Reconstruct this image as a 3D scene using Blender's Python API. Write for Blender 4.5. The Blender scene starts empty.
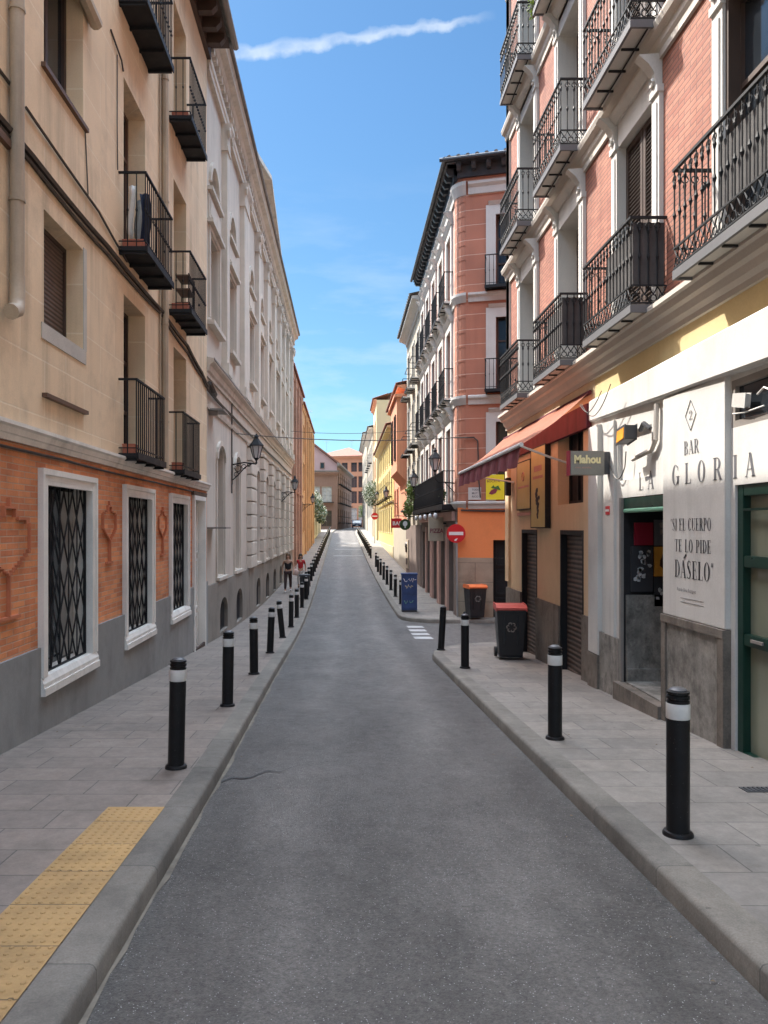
import bpy, bmesh, math, random
from mathutils import Vector, Matrix
random.seed(7)
R = math.radians
# ------------------------------------------------------------------ camera, sky, sun, exposure
SC = bpy.context.scene
COL = SC.collection
F = 760.0
cam_d = bpy.data.cameras.new('camera')
cam = bpy.data.objects.new('camera', cam_d); COL.objects.link(cam)
cam.location = (0, 0, 1.7); cam.rotation_euler = (R(90), 0, 0)
cam_d.sensor_fit = 'VERTICAL'; cam_d.sensor_height = 36.0; cam_d.sensor_width = 27.0
cam_d.lens = 36.0 * F / 1024
cam_d.shift_x = (384 - 345) / 1024.0
cam_d.shift_y = (527 - 512) / 1024.0
cam_d.clip_end = 3000; cam_d.clip_start = 0.05
SC.camera = cam
SUN_TO = Vector((-1.0, 1.0, 1.75)).normalized()
w = bpy.data.worlds.new('World'); SC.world = w; w.use_nodes = True
nt = w.node_tree; nt.nodes.clear()
def N(t, typ, **kw):
    n = t.nodes.new(typ)
    for k, v in kw.items(): setattr(n, k, v)
    return n
def L(t, a, b): t.links.new(a, b)
def mth(t, op, a, b=None, c=None, clamp=False):
    n = t.nodes.new('ShaderNodeMath'); n.operation = op; n.use_clamp = clamp
    for i, x in enumerate((a, b, c)):
        if x is None: continue
        if isinstance(x, (int, float)): n.inputs[i].default_value = x
        else: t.links.new(x, n.inputs[i])
    return n.outputs[0]
sky = N(nt, 'ShaderNodeTexSky', sky_type='NISHITA', sun_disc=False, sun_elevation=math.asin(SUN_TO.z),
        sun_rotation=math.atan2(SUN_TO.x, SUN_TO.y), altitude=650, air_density=1.0, dust_density=0.6, ozone_density=2.5)
tc = N(nt, 'ShaderNodeTexCoord'); sp = N(nt, 'ShaderNodeSeparateXYZ'); L(nt, tc.outputs['Generated'], sp.inputs[0])
yy = mth(nt, 'MAXIMUM', sp.outputs[1], 0.02)
a_ = mth(nt, 'DIVIDE', sp.outputs[0], yy); b_ = mth(nt, 'DIVIDE', sp.outputs[2], yy)
cb = N(nt, 'ShaderNodeCombineXYZ'); L(nt, a_, cb.inputs[0]); L(nt, b_, cb.inputs[1])
n1 = N(nt, 'ShaderNodeTexNoise'); n1.inputs['Scale'].default_value = 26; n1.inputs['Detail'].default_value = 6; L(nt, cb.outputs[0], n1.inputs['Vector'])
n2 = N(nt, 'ShaderNodeTexNoise'); n2.inputs['Scale'].default_value = 7; n2.inputs['Detail'].default_value = 3; L(nt, cb.outputs[0], n2.inputs['Vector'])
# the condensation trail: a wavering line across the sky in front of the street
base = mth(nt, 'MULTIPLY_ADD', a_, 0.155, 0.6405)
dev = mth(nt, 'SUBTRACT', b_, base)
dev = mth(nt, 'ADD', dev, mth(nt, 'MULTIPLY', mth(nt, 'SUBTRACT', n2.outputs[0], 0.5), 0.022))
dev = mth(nt, 'ABSOLUTE', mth(nt, 'ADD', dev, mth(nt, 'MULTIPLY', mth(nt, 'SUBTRACT', n1.outputs[0], 0.5), 0.032)))
wid = mth(nt, 'MULTIPLY_ADD', a_, -0.018, 0.0115)
m1 = mth(nt, 'SUBTRACT', 1.0, mth(nt, 'DIVIDE', dev, wid), clamp=True)
m1 = mth(nt, 'MULTIPLY', mth(nt, 'SMOOTH_MIN', mth(nt, 'MULTIPLY', m1, 1.5), 1.0, 0.2), mth(nt, 'MULTIPLY_ADD', n1.outputs[0], 1.9, -0.28))
fade = mth(nt, 'MULTIPLY', mth(nt, 'SUBTRACT', 0.20, a_), 14.0, clamp=True)
m1 = mth(nt, 'MULTIPLY', mth(nt, 'MULTIPLY', m1, fade), mth(nt, 'GREATER_THAN', sp.outputs[1], 0.05), clamp=True)
# thin wisps lower down
mp = N(nt, 'ShaderNodeMapping'); L(nt, cb.outputs[0], mp.inputs[0]); mp.inputs['Scale'].default_value = (3.0, 11.0, 1); mp.inputs['Rotation'].default_value = (0, 0, 0.25)
n3 = N(nt, 'ShaderNodeTexNoise'); n3.inputs['Scale'].default_value = 1.6; n3.inputs['Detail'].default_value = 7; n3.inputs['Roughness'].default_value = .6; L(nt, mp.outputs[0], n3.inputs['Vector'])
low = mth(nt, 'SUBTRACT', 1.25, mth(nt, 'MULTIPLY', b_, 2.6), clamp=True)
m2 = mth(nt, 'MULTIPLY', mth(nt, 'MULTIPLY', mth(nt, 'SUBTRACT', n3.outputs[0], 0.46), 3.4, clamp=True), low)
m2 = mth(nt, 'MULTIPLY', m2, mth(nt, 'GREATER_THAN', sp.outputs[1], 0.05))
mx = N(nt, 'ShaderNodeMix', data_type='RGBA'); L(nt, mth(nt, 'MULTIPLY', m2, 0.7), mx.inputs[0]); # low sky ahead toned deep blue, sky above the frame brightened to fill the shade
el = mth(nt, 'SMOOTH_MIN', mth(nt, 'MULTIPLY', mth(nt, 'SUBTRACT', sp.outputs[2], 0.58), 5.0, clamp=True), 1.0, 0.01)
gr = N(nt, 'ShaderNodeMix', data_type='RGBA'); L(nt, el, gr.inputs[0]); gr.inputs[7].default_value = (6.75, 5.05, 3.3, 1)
lowc = N(nt, 'ShaderNodeMix', data_type='RGBA'); L(nt, mth(nt, 'MULTIPLY', sp.outputs[2], 2.0, clamp=True), lowc.inputs[0]); lowc.inputs[6].default_value = (.155, .208, .200, 1); lowc.inputs[7].default_value = (.155, .222, .245, 1)
L(nt, lowc.outputs[2], gr.inputs[6])
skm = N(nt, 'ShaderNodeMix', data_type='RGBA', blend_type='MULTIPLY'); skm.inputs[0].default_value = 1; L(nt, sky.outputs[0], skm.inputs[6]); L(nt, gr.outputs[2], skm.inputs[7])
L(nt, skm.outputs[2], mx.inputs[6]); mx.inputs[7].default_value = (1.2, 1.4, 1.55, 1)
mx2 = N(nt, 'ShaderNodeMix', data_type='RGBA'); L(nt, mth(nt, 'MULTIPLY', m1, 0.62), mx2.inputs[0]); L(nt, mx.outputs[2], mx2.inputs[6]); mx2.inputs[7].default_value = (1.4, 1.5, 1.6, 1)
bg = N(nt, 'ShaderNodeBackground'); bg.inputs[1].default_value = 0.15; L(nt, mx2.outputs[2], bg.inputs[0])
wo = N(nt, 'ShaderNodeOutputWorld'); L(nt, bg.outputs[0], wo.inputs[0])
sun_d = bpy.data.lights.new('sun', 'SUN'); sun_d.energy = 2.0; sun_d.angle = R(0.53); sun_d.color = (1, .95, .87)
sun = bpy.data.objects.new('sun', sun_d); COL.objects.link(sun)
sun.rotation_euler = (-SUN_TO).to_track_quat('-Z', 'Y').to_euler(); sun.location = (-20, 20, 40)
SC.view_settings.view_transform = 'Standard'; SC.view_settings.look = 'None'
SC.view_settings.exposure = 2.33; SC.view_settings.gamma = 1
SC.cycles.max_bounces = 8; SC.cycles.diffuse_bounces = 5

# ------------------------------------------------------------------ materials (all procedural)
MATS = {}
def srgb(r, g, b):
    f = lambda c: (c/255/12.92 if c/255 <= .04045 else ((c/255+.055)/1.055)**2.4)
    return (f(r), f(g), f(b))
def surf(name, col, rough=.85, var=.12, vs=1.2, fine=.06, fs=60, bump=.15, bs=80, streak=0, metal=0, pat=None,
         c2=None, mortar=None, bw=.25, bh=.06, ms=.006, offs=.5, horiz=False, pbump=.4, spec=.5, dirt=0, spots=None, trans=0, road=False, gum=False, mott=0):
    m = bpy.data.materials.new(name); MATS[name] = m; m.use_nodes = True
    t = m.node_tree; t.nodes.clear()
    out = N(t, 'ShaderNodeOutputMaterial'); p = N(t, 'ShaderNodeBsdfPrincipled')
    L(t, p.outputs[0], out.inputs[0])
    tc = N(t, 'ShaderNodeTexCoord'); O = tc.outputs['Object']
    s = N(t, 'ShaderNodeSeparateXYZ'); L(t, O, s.inputs[0])
    c = N(t, 'ShaderNodeCombineXYZ')
    if horiz: L(t, s.outputs[0], c.inputs[0]); L(t, s.outputs[1], c.inputs[1])
    else: L(t, mth(t, 'ADD', s.outputs[0], s.outputs[1]), c.inputs[0]); L(t, s.outputs[2], c.inputs[1])
    P2 = c.outputs[0]
    def noise(scale, detail=5, vec=O, sc=None, rgh=.55):
        n = N(t, 'ShaderNodeTexNoise'); n.inputs['Scale'].default_value = scale; n.inputs['Detail'].default_value = detail; n.inputs['Roughness'].default_value = rgh
        if sc:
            q = N(t, 'ShaderNodeMapping'); q.inputs['Scale'].default_value = sc; L(t, vec, q.inputs[0]); vec = q.outputs[0]
        L(t, vec, n.inputs['Vector']); return n.outputs[0]
    col4 = (*col, 1)
    h = None
    if pat in ('brick', 'slab', 'ashlar'):
        b = N(t, 'ShaderNodeTexBrick'); b.offset = offs; b.inputs['Scale'].default_value = 1
        b.inputs['Brick Width'].default_value = bw; b.inputs['Row Height'].default_value = bh
        b.inputs['Mortar Size'].default_value = ms; b.inputs['Mortar Smooth'].default_value = .3; b.inputs['Bias'].default_value = 0
        b.inputs['Color1'].default_value = col4; b.inputs['Color2'].default_value = (*(c2 or col), 1)
        b.inputs['Mortar'].default_value = (*(mortar or [x*.6 for x in col]), 1)
        wob = N(t, 'ShaderNodeVectorMath'); wob.operation = 'MULTIPLY_ADD'
        nn = N(t, 'ShaderNodeTexNoise'); nn.inputs['Scale'].default_value = 3; L(t, O, nn.inputs['Vector'])
        L(t, nn.outputs['Color'], wob.inputs[0]); wob.inputs[1].default_value = (ms*.9,)*3; L(t, P2, wob.inputs[2])
        L(t, wob.outputs[0], b.inputs['Vector']); base = b.outputs['Color']; h = b.outputs['Fac']
    elif pat == 'slat':   # horizontal slats of a roller shutter
        wv = N(t, 'ShaderNodeTexWave', wave_type='BANDS', bands_direction='Z', wave_profile='SIN')
        wv.inputs['Scale'].default_value = math.pi/bh/10*1.0; wv.inputs['Distortion'].default_value = 0; L(t, O, wv.inputs['Vector'])
        mxx = N(t, 'ShaderNodeMix', data_type='RGBA'); L(t, wv.outputs['Fac'], mxx.inputs[0]); mxx.inputs[6].default_value = (*(mortar or [x*.3 for x in col]), 1); mxx.inputs[7].default_value = col4
        base = mxx.outputs[2]; h = mth(t, 'SUBTRACT', 1.0, wv.outputs['Fac'])
    else:
        rg = N(t, 'ShaderNodeRGB'); rg.outputs[0].default_value = col4; base = rg.outputs[0]
    k = mth(t, 'MULTIPLY_ADD', noise(vs, 6), 2*var*2, 1-2*var)
    if fine: k = mth(t, 'MULTIPLY', k, mth(t, 'MULTIPLY_ADD', noise(fs, 3), 4*fine, 1-2*fine))
    if streak: k = mth(t, 'MULTIPLY', k, mth(t, 'SUBTRACT', 1.0, mth(t, 'MULTIPLY', mth(t, 'MULTIPLY', mth(t, 'MULTIPLY', mth(t, 'SUBTRACT', noise(1.7, 6, sc=(2.6, 2.6, .16), rgh=.65), .47), mth(t, 'MULTIPLY', mth(t, 'SUBTRACT', noise(.8, 3), .38), 6, clamp=True)), 5, clamp=True), streak)))
    if road:   # coarse aggregate, paler wheel tracks, dusty gutters, old sealed patches
        k = mth(t, 'MULTIPLY', k, mth(t, 'MULTIPLY_ADD', noise(42, 6, rgh=.8), 2.8, -.38))
        wx = mth(t, 'ADD', s.outputs[0], mth(t, 'MULTIPLY', mth(t, 'SUBTRACT', noise(.35, 3), .5), .9))
        tr_ = mth(t, 'ABSOLUTE', mth(t, 'SUBTRACT', mth(t, 'ABSOLUTE', mth(t, 'SUBTRACT', wx, .32)), .62))
        k = mth(t, 'MULTIPLY', k, mth(t, 'MULTIPLY_ADD', mth(t, 'SUBTRACT', .42, tr_, clamp=True), .75, .90))
        k = mth(t, 'MULTIPLY', k, mth(t, 'SUBTRACT', 1.0, mth(t, 'MULTIPLY', mth(t, 'SUBTRACT', 1.0, mth(t, 'MULTIPLY', mth(t, 'ABSOLUTE', mth(t, 'SUBTRACT', wx, 1.42)), 3.2), clamp=True), .22)))
        k = mth(t, 'MULTIPLY', k, mth(t, 'MULTIPLY_ADD', noise(2.6, 8, sc=(1, .4, 1), rgh=.75), 1.5, .25))
        pt = mth(t, 'MULTIPLY', mth(t, 'SUBTRACT', noise(.55, 4, sc=(1, .35, 1)), .52), 9, clamp=True)
        k = mth(t, 'MULTIPLY', k, mth(t, 'SUBTRACT', 1.06, mth(t, 'MULTIPLY', pt, .14)))
        ck = N(t, 'ShaderNodeTexVoronoi', feature='DISTANCE_TO_EDGE'); ck.inputs['Scale'].default_value = .55
        wv_ = N(t, 'ShaderNodeVectorMath'); wv_.operation = 'MULTIPLY_ADD'; nz_ = N(t, 'ShaderNodeTexNoise'); nz_.inputs['Scale'].default_value = 1.7; nz_.inputs['Detail'].default_value = 6; L(t, O, nz_.inputs['Vector'])
        L(t, nz_.outputs['Color'], wv_.inputs[0]); wv_.inputs[1].default_value = (.9, .9, .9); L(t, O, wv_.inputs[2]); L(t, wv_.outputs[0], ck.inputs['Vector'])
        crk = mth(t, 'MULTIPLY', mth(t, 'LESS_THAN', ck.outputs['Distance'], .0035), mth(t, 'GREATER_THAN', noise(.5, 2), .68))
        k = mth(t, 'MULTIPLY', k, mth(t, 'SUBTRACT', 1.0, mth(t, 'MULTIPLY', crk, .45)))
    if mott: k = mth(t, 'MULTIPLY', k, mth(t, 'SUBTRACT', 1.0, mth(t, 'MULTIPLY', mth(t, 'MULTIPLY', mth(t, 'SUBTRACT', noise(5, 8, sc=(1, 1, .7), rgh=.75), .48), 7, clamp=True), mott)))
    if gum:
        vg = N(t, 'ShaderNodeTexVoronoi'); vg.inputs['Scale'].default_value = 5; L(t, O, vg.inputs['Vector'])
        k = mth(t, 'MULTIPLY', k, mth(t, 'SUBTRACT', 1.0, mth(t, 'MULTIPLY', mth(t, 'MULTIPLY', mth(t, 'LESS_THAN', vg.outputs['Distance'], .085), mth(t, 'GREATER_THAN', noise(1.7, 2), .54)), .35)))
        k = mth(t, 'MULTIPLY', k, mth(t, 'MULTIPLY_ADD', noise(9, 8, rgh=.8), 1.0, .5))
    if dirt: k = mth(t, 'MULTIPLY', k, mth(t, 'SUBTRACT', 1.0, mth(t, 'MULTIPLY', mth(t, 'MULTIPLY', mth(t, 'SUBTRACT', noise(.9, 8, rgh=.7), .5), 5, clamp=True), dirt)))
    mm = N(t, 'ShaderNodeMix', data_type='RGBA', blend_type='MULTIPLY'); mm.inputs[0].default_value = 1
    kc = N(t, 'ShaderNodeCombineXYZ')
    for i in range(3): L(t, k, kc.inputs[i])
    L(t, base, mm.inputs[6]); L(t, kc.outputs[0], mm.inputs[7])
    colr = mm.outputs[2]
    if spots:
        v = N(t, 'ShaderNodeTexVoronoi'); v.inputs['Scale'].default_value = spots[0]; L(t, O, v.inputs['Vector'])
        f = mth(t, 'MULTIPLY', mth(t, 'LESS_THAN', v.outputs['Distance'], spots[1]), mth(t, 'GREATER_THAN', noise(spots[0]*.37, 2), .5))
        ms2 = N(t, 'ShaderNodeMix', data_type='RGBA'); L(t, f, ms2.inputs[0]); L(t, colr, ms2.inputs[6]); ms2.inputs[7].default_value = (*spots[2], 1); colr = ms2.outputs[2]
    L(t, colr, p.inputs['Base Color'])
    p.inputs['Roughness'].default_value = rough; p.inputs['Metallic'].default_value = metal
    p.inputs['Specular IOR Level'].default_value = spec
    if rough > .2: L(t, mth(t, 'MULTIPLY_ADD', noise(8, 3), .3, rough-.15, clamp=True), p.inputs['Roughness'])
    last = None
    if bump:
        bp = N(t, 'ShaderNodeBump'); bp.inputs['Strength'].default_value = bump; bp.inputs['Distance'].default_value = .01
        L(t, noise(bs, 5), bp.inputs['Height']); last = bp.outputs[0]
    if h is not None and pbump:
        b2 = N(t, 'ShaderNodeBump', invert=True); b2.inputs['Strength'].default_value = pbump; b2.inputs['Distance'].default_value = .012
        L(t, h, b2.inputs['Height'])
        if last: L(t, last, b2.inputs['Normal'])
        last = b2.outputs[0]
    if last: L(t, last, p.inputs['Normal'])
    if trans:
        tr = N(t, 'ShaderNodeBsdfTranslucent'); L(t, colr, tr.inputs[0]); ms3 = N(t, 'ShaderNodeMixShader'); ms3.inputs[0].default_value = trans
        L(t, p.outputs[0], ms3.inputs[1]); L(t, tr.outputs[0], ms3.inputs[2]); L(t, ms3.outputs[0], out.inputs[0])
    return m
G = srgb
# ground
asphalt = surf('asphalt', (.096,.089,.081), rough=.54, var=.16, vs=.7, fine=.22, fs=95, bump=1.0, bs=110, dirt=.2, spots=(60, .17, (.36,.36,.35)), spec=.35, road=True)
slabs = surf('pavement_slabs', (.235,.195,.163), rough=.8, gum=True, var=.15, vs=1.6, fine=.06, pat='slab', c2=(.19,.16,.137), mortar=(.10,.09,.08), bw=.62, bh=.36, ms=.0055, offs=.37, horiz=True, pbump=.35, bump=.2, dirt=.30)
slabs_r = surf('pavement_slabs_grey', (.225,.202,.175), rough=.8, gum=True, var=.15, vs=1.6, fine=.06, pat='slab', c2=(.18,.165,.147), mortar=(.10,.093,.085), bw=.60, bh=.40, ms=.0055, offs=.42, horiz=True, pbump=.35, bump=.2, dirt=.30)
kerbm = surf('granite_kerb', (.175,.158,.132), rough=.8, gum=True, var=.24, vs=2.2, fine=.2, fs=110, pat='slab', c2=(.14,.128,.11), mortar=(.09,.083,.072), bw=40, bh=1.02, ms=.005, horiz=True, pbump=.3, dirt=.35)
tact = surf('tactile_yellow', (.45,.285,.115), rough=.8, var=.12, vs=3, fine=.08, pat='slab', c2=(.38,.24,.10), mortar=(.15,.10,.05), bw=.40, bh=.40, ms=.005, offs=0, horiz=True, dirt=.45)
roadpaint = surf('road_paint', (.40,.40,.39), var=.15, dirt=.4)
# left side
stucco = surf('beige_stucco', (.78,.60,.40), var=.15, vs=.9, pat='ashlar', c2=(.73,.55,.355), mortar=(.82,.67,.48), bw=1.15, bh=.56, ms=.010, streak=.24, pbump=.3, dirt=.30)
orange_brick = surf('orange_brick', (.72,.28,.11), var=.30, vs=1.3, pat='brick', c2=(.52,.175,.075), mortar=(.52,.32,.21), bw=.25, bh=.06, ms=.006, streak=.2, dirt=.3, pbump=.6)
plinth_grey = surf('grey_painted_plinth', (.26,.265,.255), var=.13, mott=.08, vs=1.1, streak=.15, dirt=.25, rough=.7)
white_trim = surf('white_stone_trim', (.74,.71,.65), var=.07, vs=2, streak=.2, dirt=.18)
old_trim = surf('worn_white_trim', (.74,.70,.63), var=.12, vs=3, streak=.2, dirt=.25)
grey_stucco = surf('warm_grey_stucco', (.57,.51,.435), var=.09, vs=.8, streak=.18, dirt=.12)
grey_trim = surf('cream_grey_trim', (.60,.54,.46), var=.09, vs=1.5, streak=.25, dirt=.12)
grey_plinth = surf('grey_stone_base', (.245,.22,.185), var=.12, vs=1.2, streak=.25, dirt=.3)
plaster = surf('rough_plaster', (.50,.46,.40), var=.12, vs=4, dirt=.25, bump=.4)
iron = surf('black_iron', (.011,.012,.014), rough=.62, spec=.3, var=.15, bump=0, metal=0, fine=0)
iron_grey = surf('dark_grey_iron', (.045,.047,.052), rough=.5, var=.15, bump=0, fine=0)
glass = surf('window_glass', (.018,.022,.027), rough=.07, var=.3, vs=2, bump=0, fine=0)
glass_l = surf('curtained_glass', (.34,.34,.32), rough=.12, var=.3, vs=3, bump=0, fine=0)
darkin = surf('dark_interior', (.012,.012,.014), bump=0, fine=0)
wood_dk = surf('dark_wood', (.055,.032,.022), rough=.6, var=.2, vs=4, streak=.3)
wood_br = surf('brown_wood', (.12,.065,.04), rough=.55, var=.2, vs=4)
shut_br = surf('brown_slat_shutter', (.13,.085,.065), rough=.55, pat='slat', bh=.05, pbump=.6)
pipe_m = surf('beige_pipe', (.44,.35,.25), rough=.6, var=.1, vs=4, streak=.3)
pipe_g = surf('grey_pipe', (.22,.20,.18), rough=.6, var=.1, vs=4)
cable = surf('old_black_cable', (.05,.042,.036), rough=.6, var=.3, vs=9)
terra = surf('terracotta', (.40,.13,.075), rough=.8, var=.15)
tile_m = surf('roof_tiles_grey', (.17,.15,.13), rough=.85, var=.25, vs=3)
tile_r = surf('roof_tiles_red', (.21,.085,.055), rough=.85, var=.25, vs=3)
roof_top = surf('flat_roof', (.25,.22,.19))
# right side
shaded_brick = surf('shaded_brick', (.48,.16,.075), var=.2, vs=6)  # orange brick darkened: the ornaments' shadowed sides are put into the colour
mortar_m = surf('pale_mortar', (.19,.165,.13), var=.3, vs=7, dirt=.5)
salmon_brick = surf('salmon_brick', (.37,.155,.10), var=.18, vs=1.0, pat='brick', c2=(.29,.105,.07), mortar=(.17,.08,.06), bw=.27, bh=.06, ms=.008, pbump=.7, dirt=.2, streak=.15)
white_wall = surf('white_painted_wall', (.56,.55,.52), var=.05, vs=1.5, streak=.16, dirt=.16, rough=.7)
white_orn = surf('white_facade_ornament', (.53,.51,.475), var=.06, vs=2, streak=.15)
cornice_m = surf('pale_stone_cornice', (.50,.455,.40), var=.08, vs=1.6, streak=.08)
yellow_w = surf('pale_yellow_wall', (.66,.50,.32), var=.06, vs=1.2, streak=.12, dirt=.1)
yellow_fr = surf('yellow_frieze', (.62,.48,.25), var=.05, vs=1.4, streak=.12)
stone_dk = surf('grimy_granite', (.17,.145,.12), mott=.35, var=.25, vs=5, fine=.15, streak=.4, dirt=.4, bump=.4)
marble = surf('stained_marble', (.26,.245,.22), var=.3, vs=7, fine=.15, dirt=.75, streak=.4, mott=.5, gum=True, rough=.5)
roller = surf('brown_roller_shutter', (.13,.095,.08), rough=.5, pat='slat', bh=.075, pbump=.9, mortar=(.02,.015,.013), dirt=.4)
green_p = surf('dark_green_paint', (.004,.032,.021), rough=.35, var=.2, bump=.05, fine=0)
green_l = surf('pale_green_paint', (.16,.38,.26), rough=.5, var=.15)
pale_pane = surf('pale_curtained_pane', (.20,.215,.16), rough=.06, var=.15, vs=1.5, bump=0, fine=0, streak=.2)
slab_g = surf('pale_balcony_panel', (.52,.50,.45), rough=.6, var=.08)
slab_e = surf('grey_balcony_edge', (.11,.11,.115), rough=.6, var=.08)
reed = surf('dark_mesh_screen', (.045,.042,.042), rough=.8, var=.3, vs=5)
awn = surf('red_awning_fabric', (.62,.27,.18), rough=.85, var=.08, vs=2, trans=.62, bump=.05)
awn_v = surf('burgundy_awning_fabric', (.13,.018,.03), rough=.85, var=.15, vs=3, streak=.3, trans=.12, bump=.05)
white_metal = surf('white_metal', (.6,.6,.58), rough=.4, bump=0, fine=0)
red_wall = surf('brick_red_render', (.42,.17,.105), var=.13, vs=1.0, pat='ashlar', c2=(.37,.145,.09), mortar=(.58,.36,.27), bw=60, bh=.46, ms=.012, streak=.12, pbump=.3)
pink_w = surf('pinkish_brick', (.52,.32,.26), var=.08, vs=1.4, streak=.15)
orange_w = surf('orange_render', (.78,.25,.085), var=.05, vs=1.2, dirt=.1)
beige_st = surf('beige_stone_base', (.36,.29,.21), var=.2, vs=2.2, pat='ashlar', c2=(.33,.265,.195), mortar=(.2,.16,.12), bw=.9, bh=.6, ms=.01, dirt=.3)
pier_st = surf('brown_stone_pier', (.17,.125,.105), var=.2, vs=3, streak=.3)
cream_w = surf('cream_wall', (.40,.355,.275), var=.07, vs=1.5, streak=.15)
salmon_w = surf('salmon_render', (.58,.25,.14), var=.08, vs=1.3, streak=.2)
yel2 = surf('bright_yellow_render', (.62,.49,.17), var=.06, vs=1.5, streak=.15)
paleyel = surf('pale_yellow_render', (.55,.46,.27), var=.06, vs=1.5)
brickL = surf('weathered_brick', (.44,.26,.175), var=.12, vs=1.0, pat='brick', c2=(.37,.215,.145), mortar=(.36,.23,.16), bw=.28, bh=.08, ms=.008, streak=.3)
orangeL = surf('ochre_orange_render', (.56,.32,.15), var=.15, vs=1.0, streak=.4)
lowyel = surf('low_cream_wall', (.66,.57,.33), var=.07, vs=1.2, streak=.2)
brownb = surf('mauve_brown_render', (.20,.115,.08), var=.08, vs=1.0, streak=.15)
pinkb = surf('pink_gable_render', (.48,.30,.27), var=.06, vs=1.0)
farorange = surf('far_orange_render', (.45,.21,.12), var=.07, vs=1.0)
# objects
bol_blk = surf('black_bollard_paint', (.009,.009,.010), rough=.45, spec=.3, var=.3, vs=9, bump=.25, bs=25, fine=.1, dirt=.3, spots=(55, .11, (.09,.085,.08)))
bol_wht = surf('reflective_white_band', (.62,.61,.58), rough=.45, var=.12, vs=14, dirt=.3, bump=0, fine=0)
bol_rng = surf('bollard_top_grey', (.07,.07,.075), rough=.45, bump=0)
bin_b = surf('dark_bin_plastic', (.016,.017,.02), rough=.42, var=.15, bump=.08)
lid_r = surf('faded_red_lid', (.50,.10,.085), rough=.5, var=.1, vs=5)
lid_o = surf('orange_lid', (.72,.17,.05), rough=.5, var=.08, vs=5)
rubber = surf('rubber', (.02,.02,.02), rough=.8, bump=0)
sign_r = surf('sign_red', (.55,.012,.02), rough=.35, var=.03, bump=0, fine=0)
sign_w = surf('sign_white', (.75,.72,.70), rough=.4, var=.05, bump=0, fine=0)
steel = surf('galvanised_post', (.33,.33,.32), rough=.45, var=.12, metal=.3)
blue_m = surf('blue_cabinet_paint', (.025,.06,.17), rough=.45, var=.25, vs=6, dirt=.3)
blk_t = surf('black_lettering', (.03,.03,.035), rough=.6, bump=0, fine=0, var=.05)
gry_t = surf('grey_lettering', (.11,.11,.12), rough=.6, bump=0, fine=0, var=.1)
cream_t = surf('cream_lettering', (.72,.62,.34), rough=.6, bump=0, fine=0)
sign_g = surf('grey_sign_face', (.20,.19,.165), rough=.5, var=.06)
burg = surf('burgundy_edge', (.25,.01,.03), rough=.5)
amber = surf('amber_glass', (.80,.33,.04), rough=.15, var=.25, vs=12, bump=0)
lampglass = surf('frosted_lamp_glass', (.50,.50,.50), rough=.3, var=.08, bump=0)
yel_panel = surf('yellow_sign_panel', (.50,.40,.14), rough=.5, var=.08, vs=2)
yel_sign = surf('bright_yellow_sign', (.80,.66,.03), rough=.4, var=.04)
pinky = surf('faded_pink_print', (.45,.22,.17), rough=.6, var=.2, vs=8)
green_t = surf('green_print', (.06,.16,.03), rough=.6, bump=0)
maroon_t = surf('maroon_print', (.20,.03,.05), rough=.6, bump=0)
red_p = surf('dark_red_poster', (.24,.012,.03), rough=.4, var=.06)
ochre_p = surf('ochre_poster', (.50,.25,.04), rough=.4, var=.15, vs=9)
bw_p = surf('worn_poster_print', (.40,.41,.42), rough=.5, var=.4, vs=16)
beige_sign = surf('beige_sign_board', (.42,.34,.25), rough=.6, var=.1, vs=5)
leafA = surf('leaf_green', (.09,.14,.025), rough=.6, var=.35, vs=4, bump=0, trans=.25)
leafB = surf('leaf_dark_green', (.035,.07,.02), rough=.6, var=.35, vs=4, bump=0, trans=.2)
flowerW = surf('white_blossom', (.27,.28,.22), rough=.8, var=.2, vs=4, bump=0)
bark = surf('bark', (.09,.06,.04), rough=.9, var=.3, vs=6)
cloth_w = surf('white_laundry', (.62,.60,.56), rough=.9, bump=.1)
cloth_d = surf('navy_laundry', (.015,.02,.045), rough=.9, bump=.1)
skin = surf('skin', (.42,.25,.17), rough=.5, bump=0, fine=0, var=.05)
hair_d = surf('dark_hair', (.03,.018,.012), rough=.6, bump=0)
hair_b = surf('light_brown_hair', (.14,.08,.04), rough=.6, bump=0)
top_b = surf('black_top', (.012,.012,.014), rough=.85, bump=0)
trs_b = surf('dark_brown_trousers', (.04,.022,.02), rough=.85, bump=0)
top_r = surf('red_top', (.42,.02,.025), rough=.85, bump=0)
trs_w = surf('white_trousers', (.6,.57,.54), rough=.85, bump=0)
bag_m = surf('pale_pink_bag', (.62,.45,.40), rough=.7, bump=0)
car_b = surf('dark_blue_car_paint', (.012,.022,.05), rough=.25, bump=0, fine=0)
ac_m = surf('offwhite_plastic', (.5,.49,.46), rough=.5)
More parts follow.
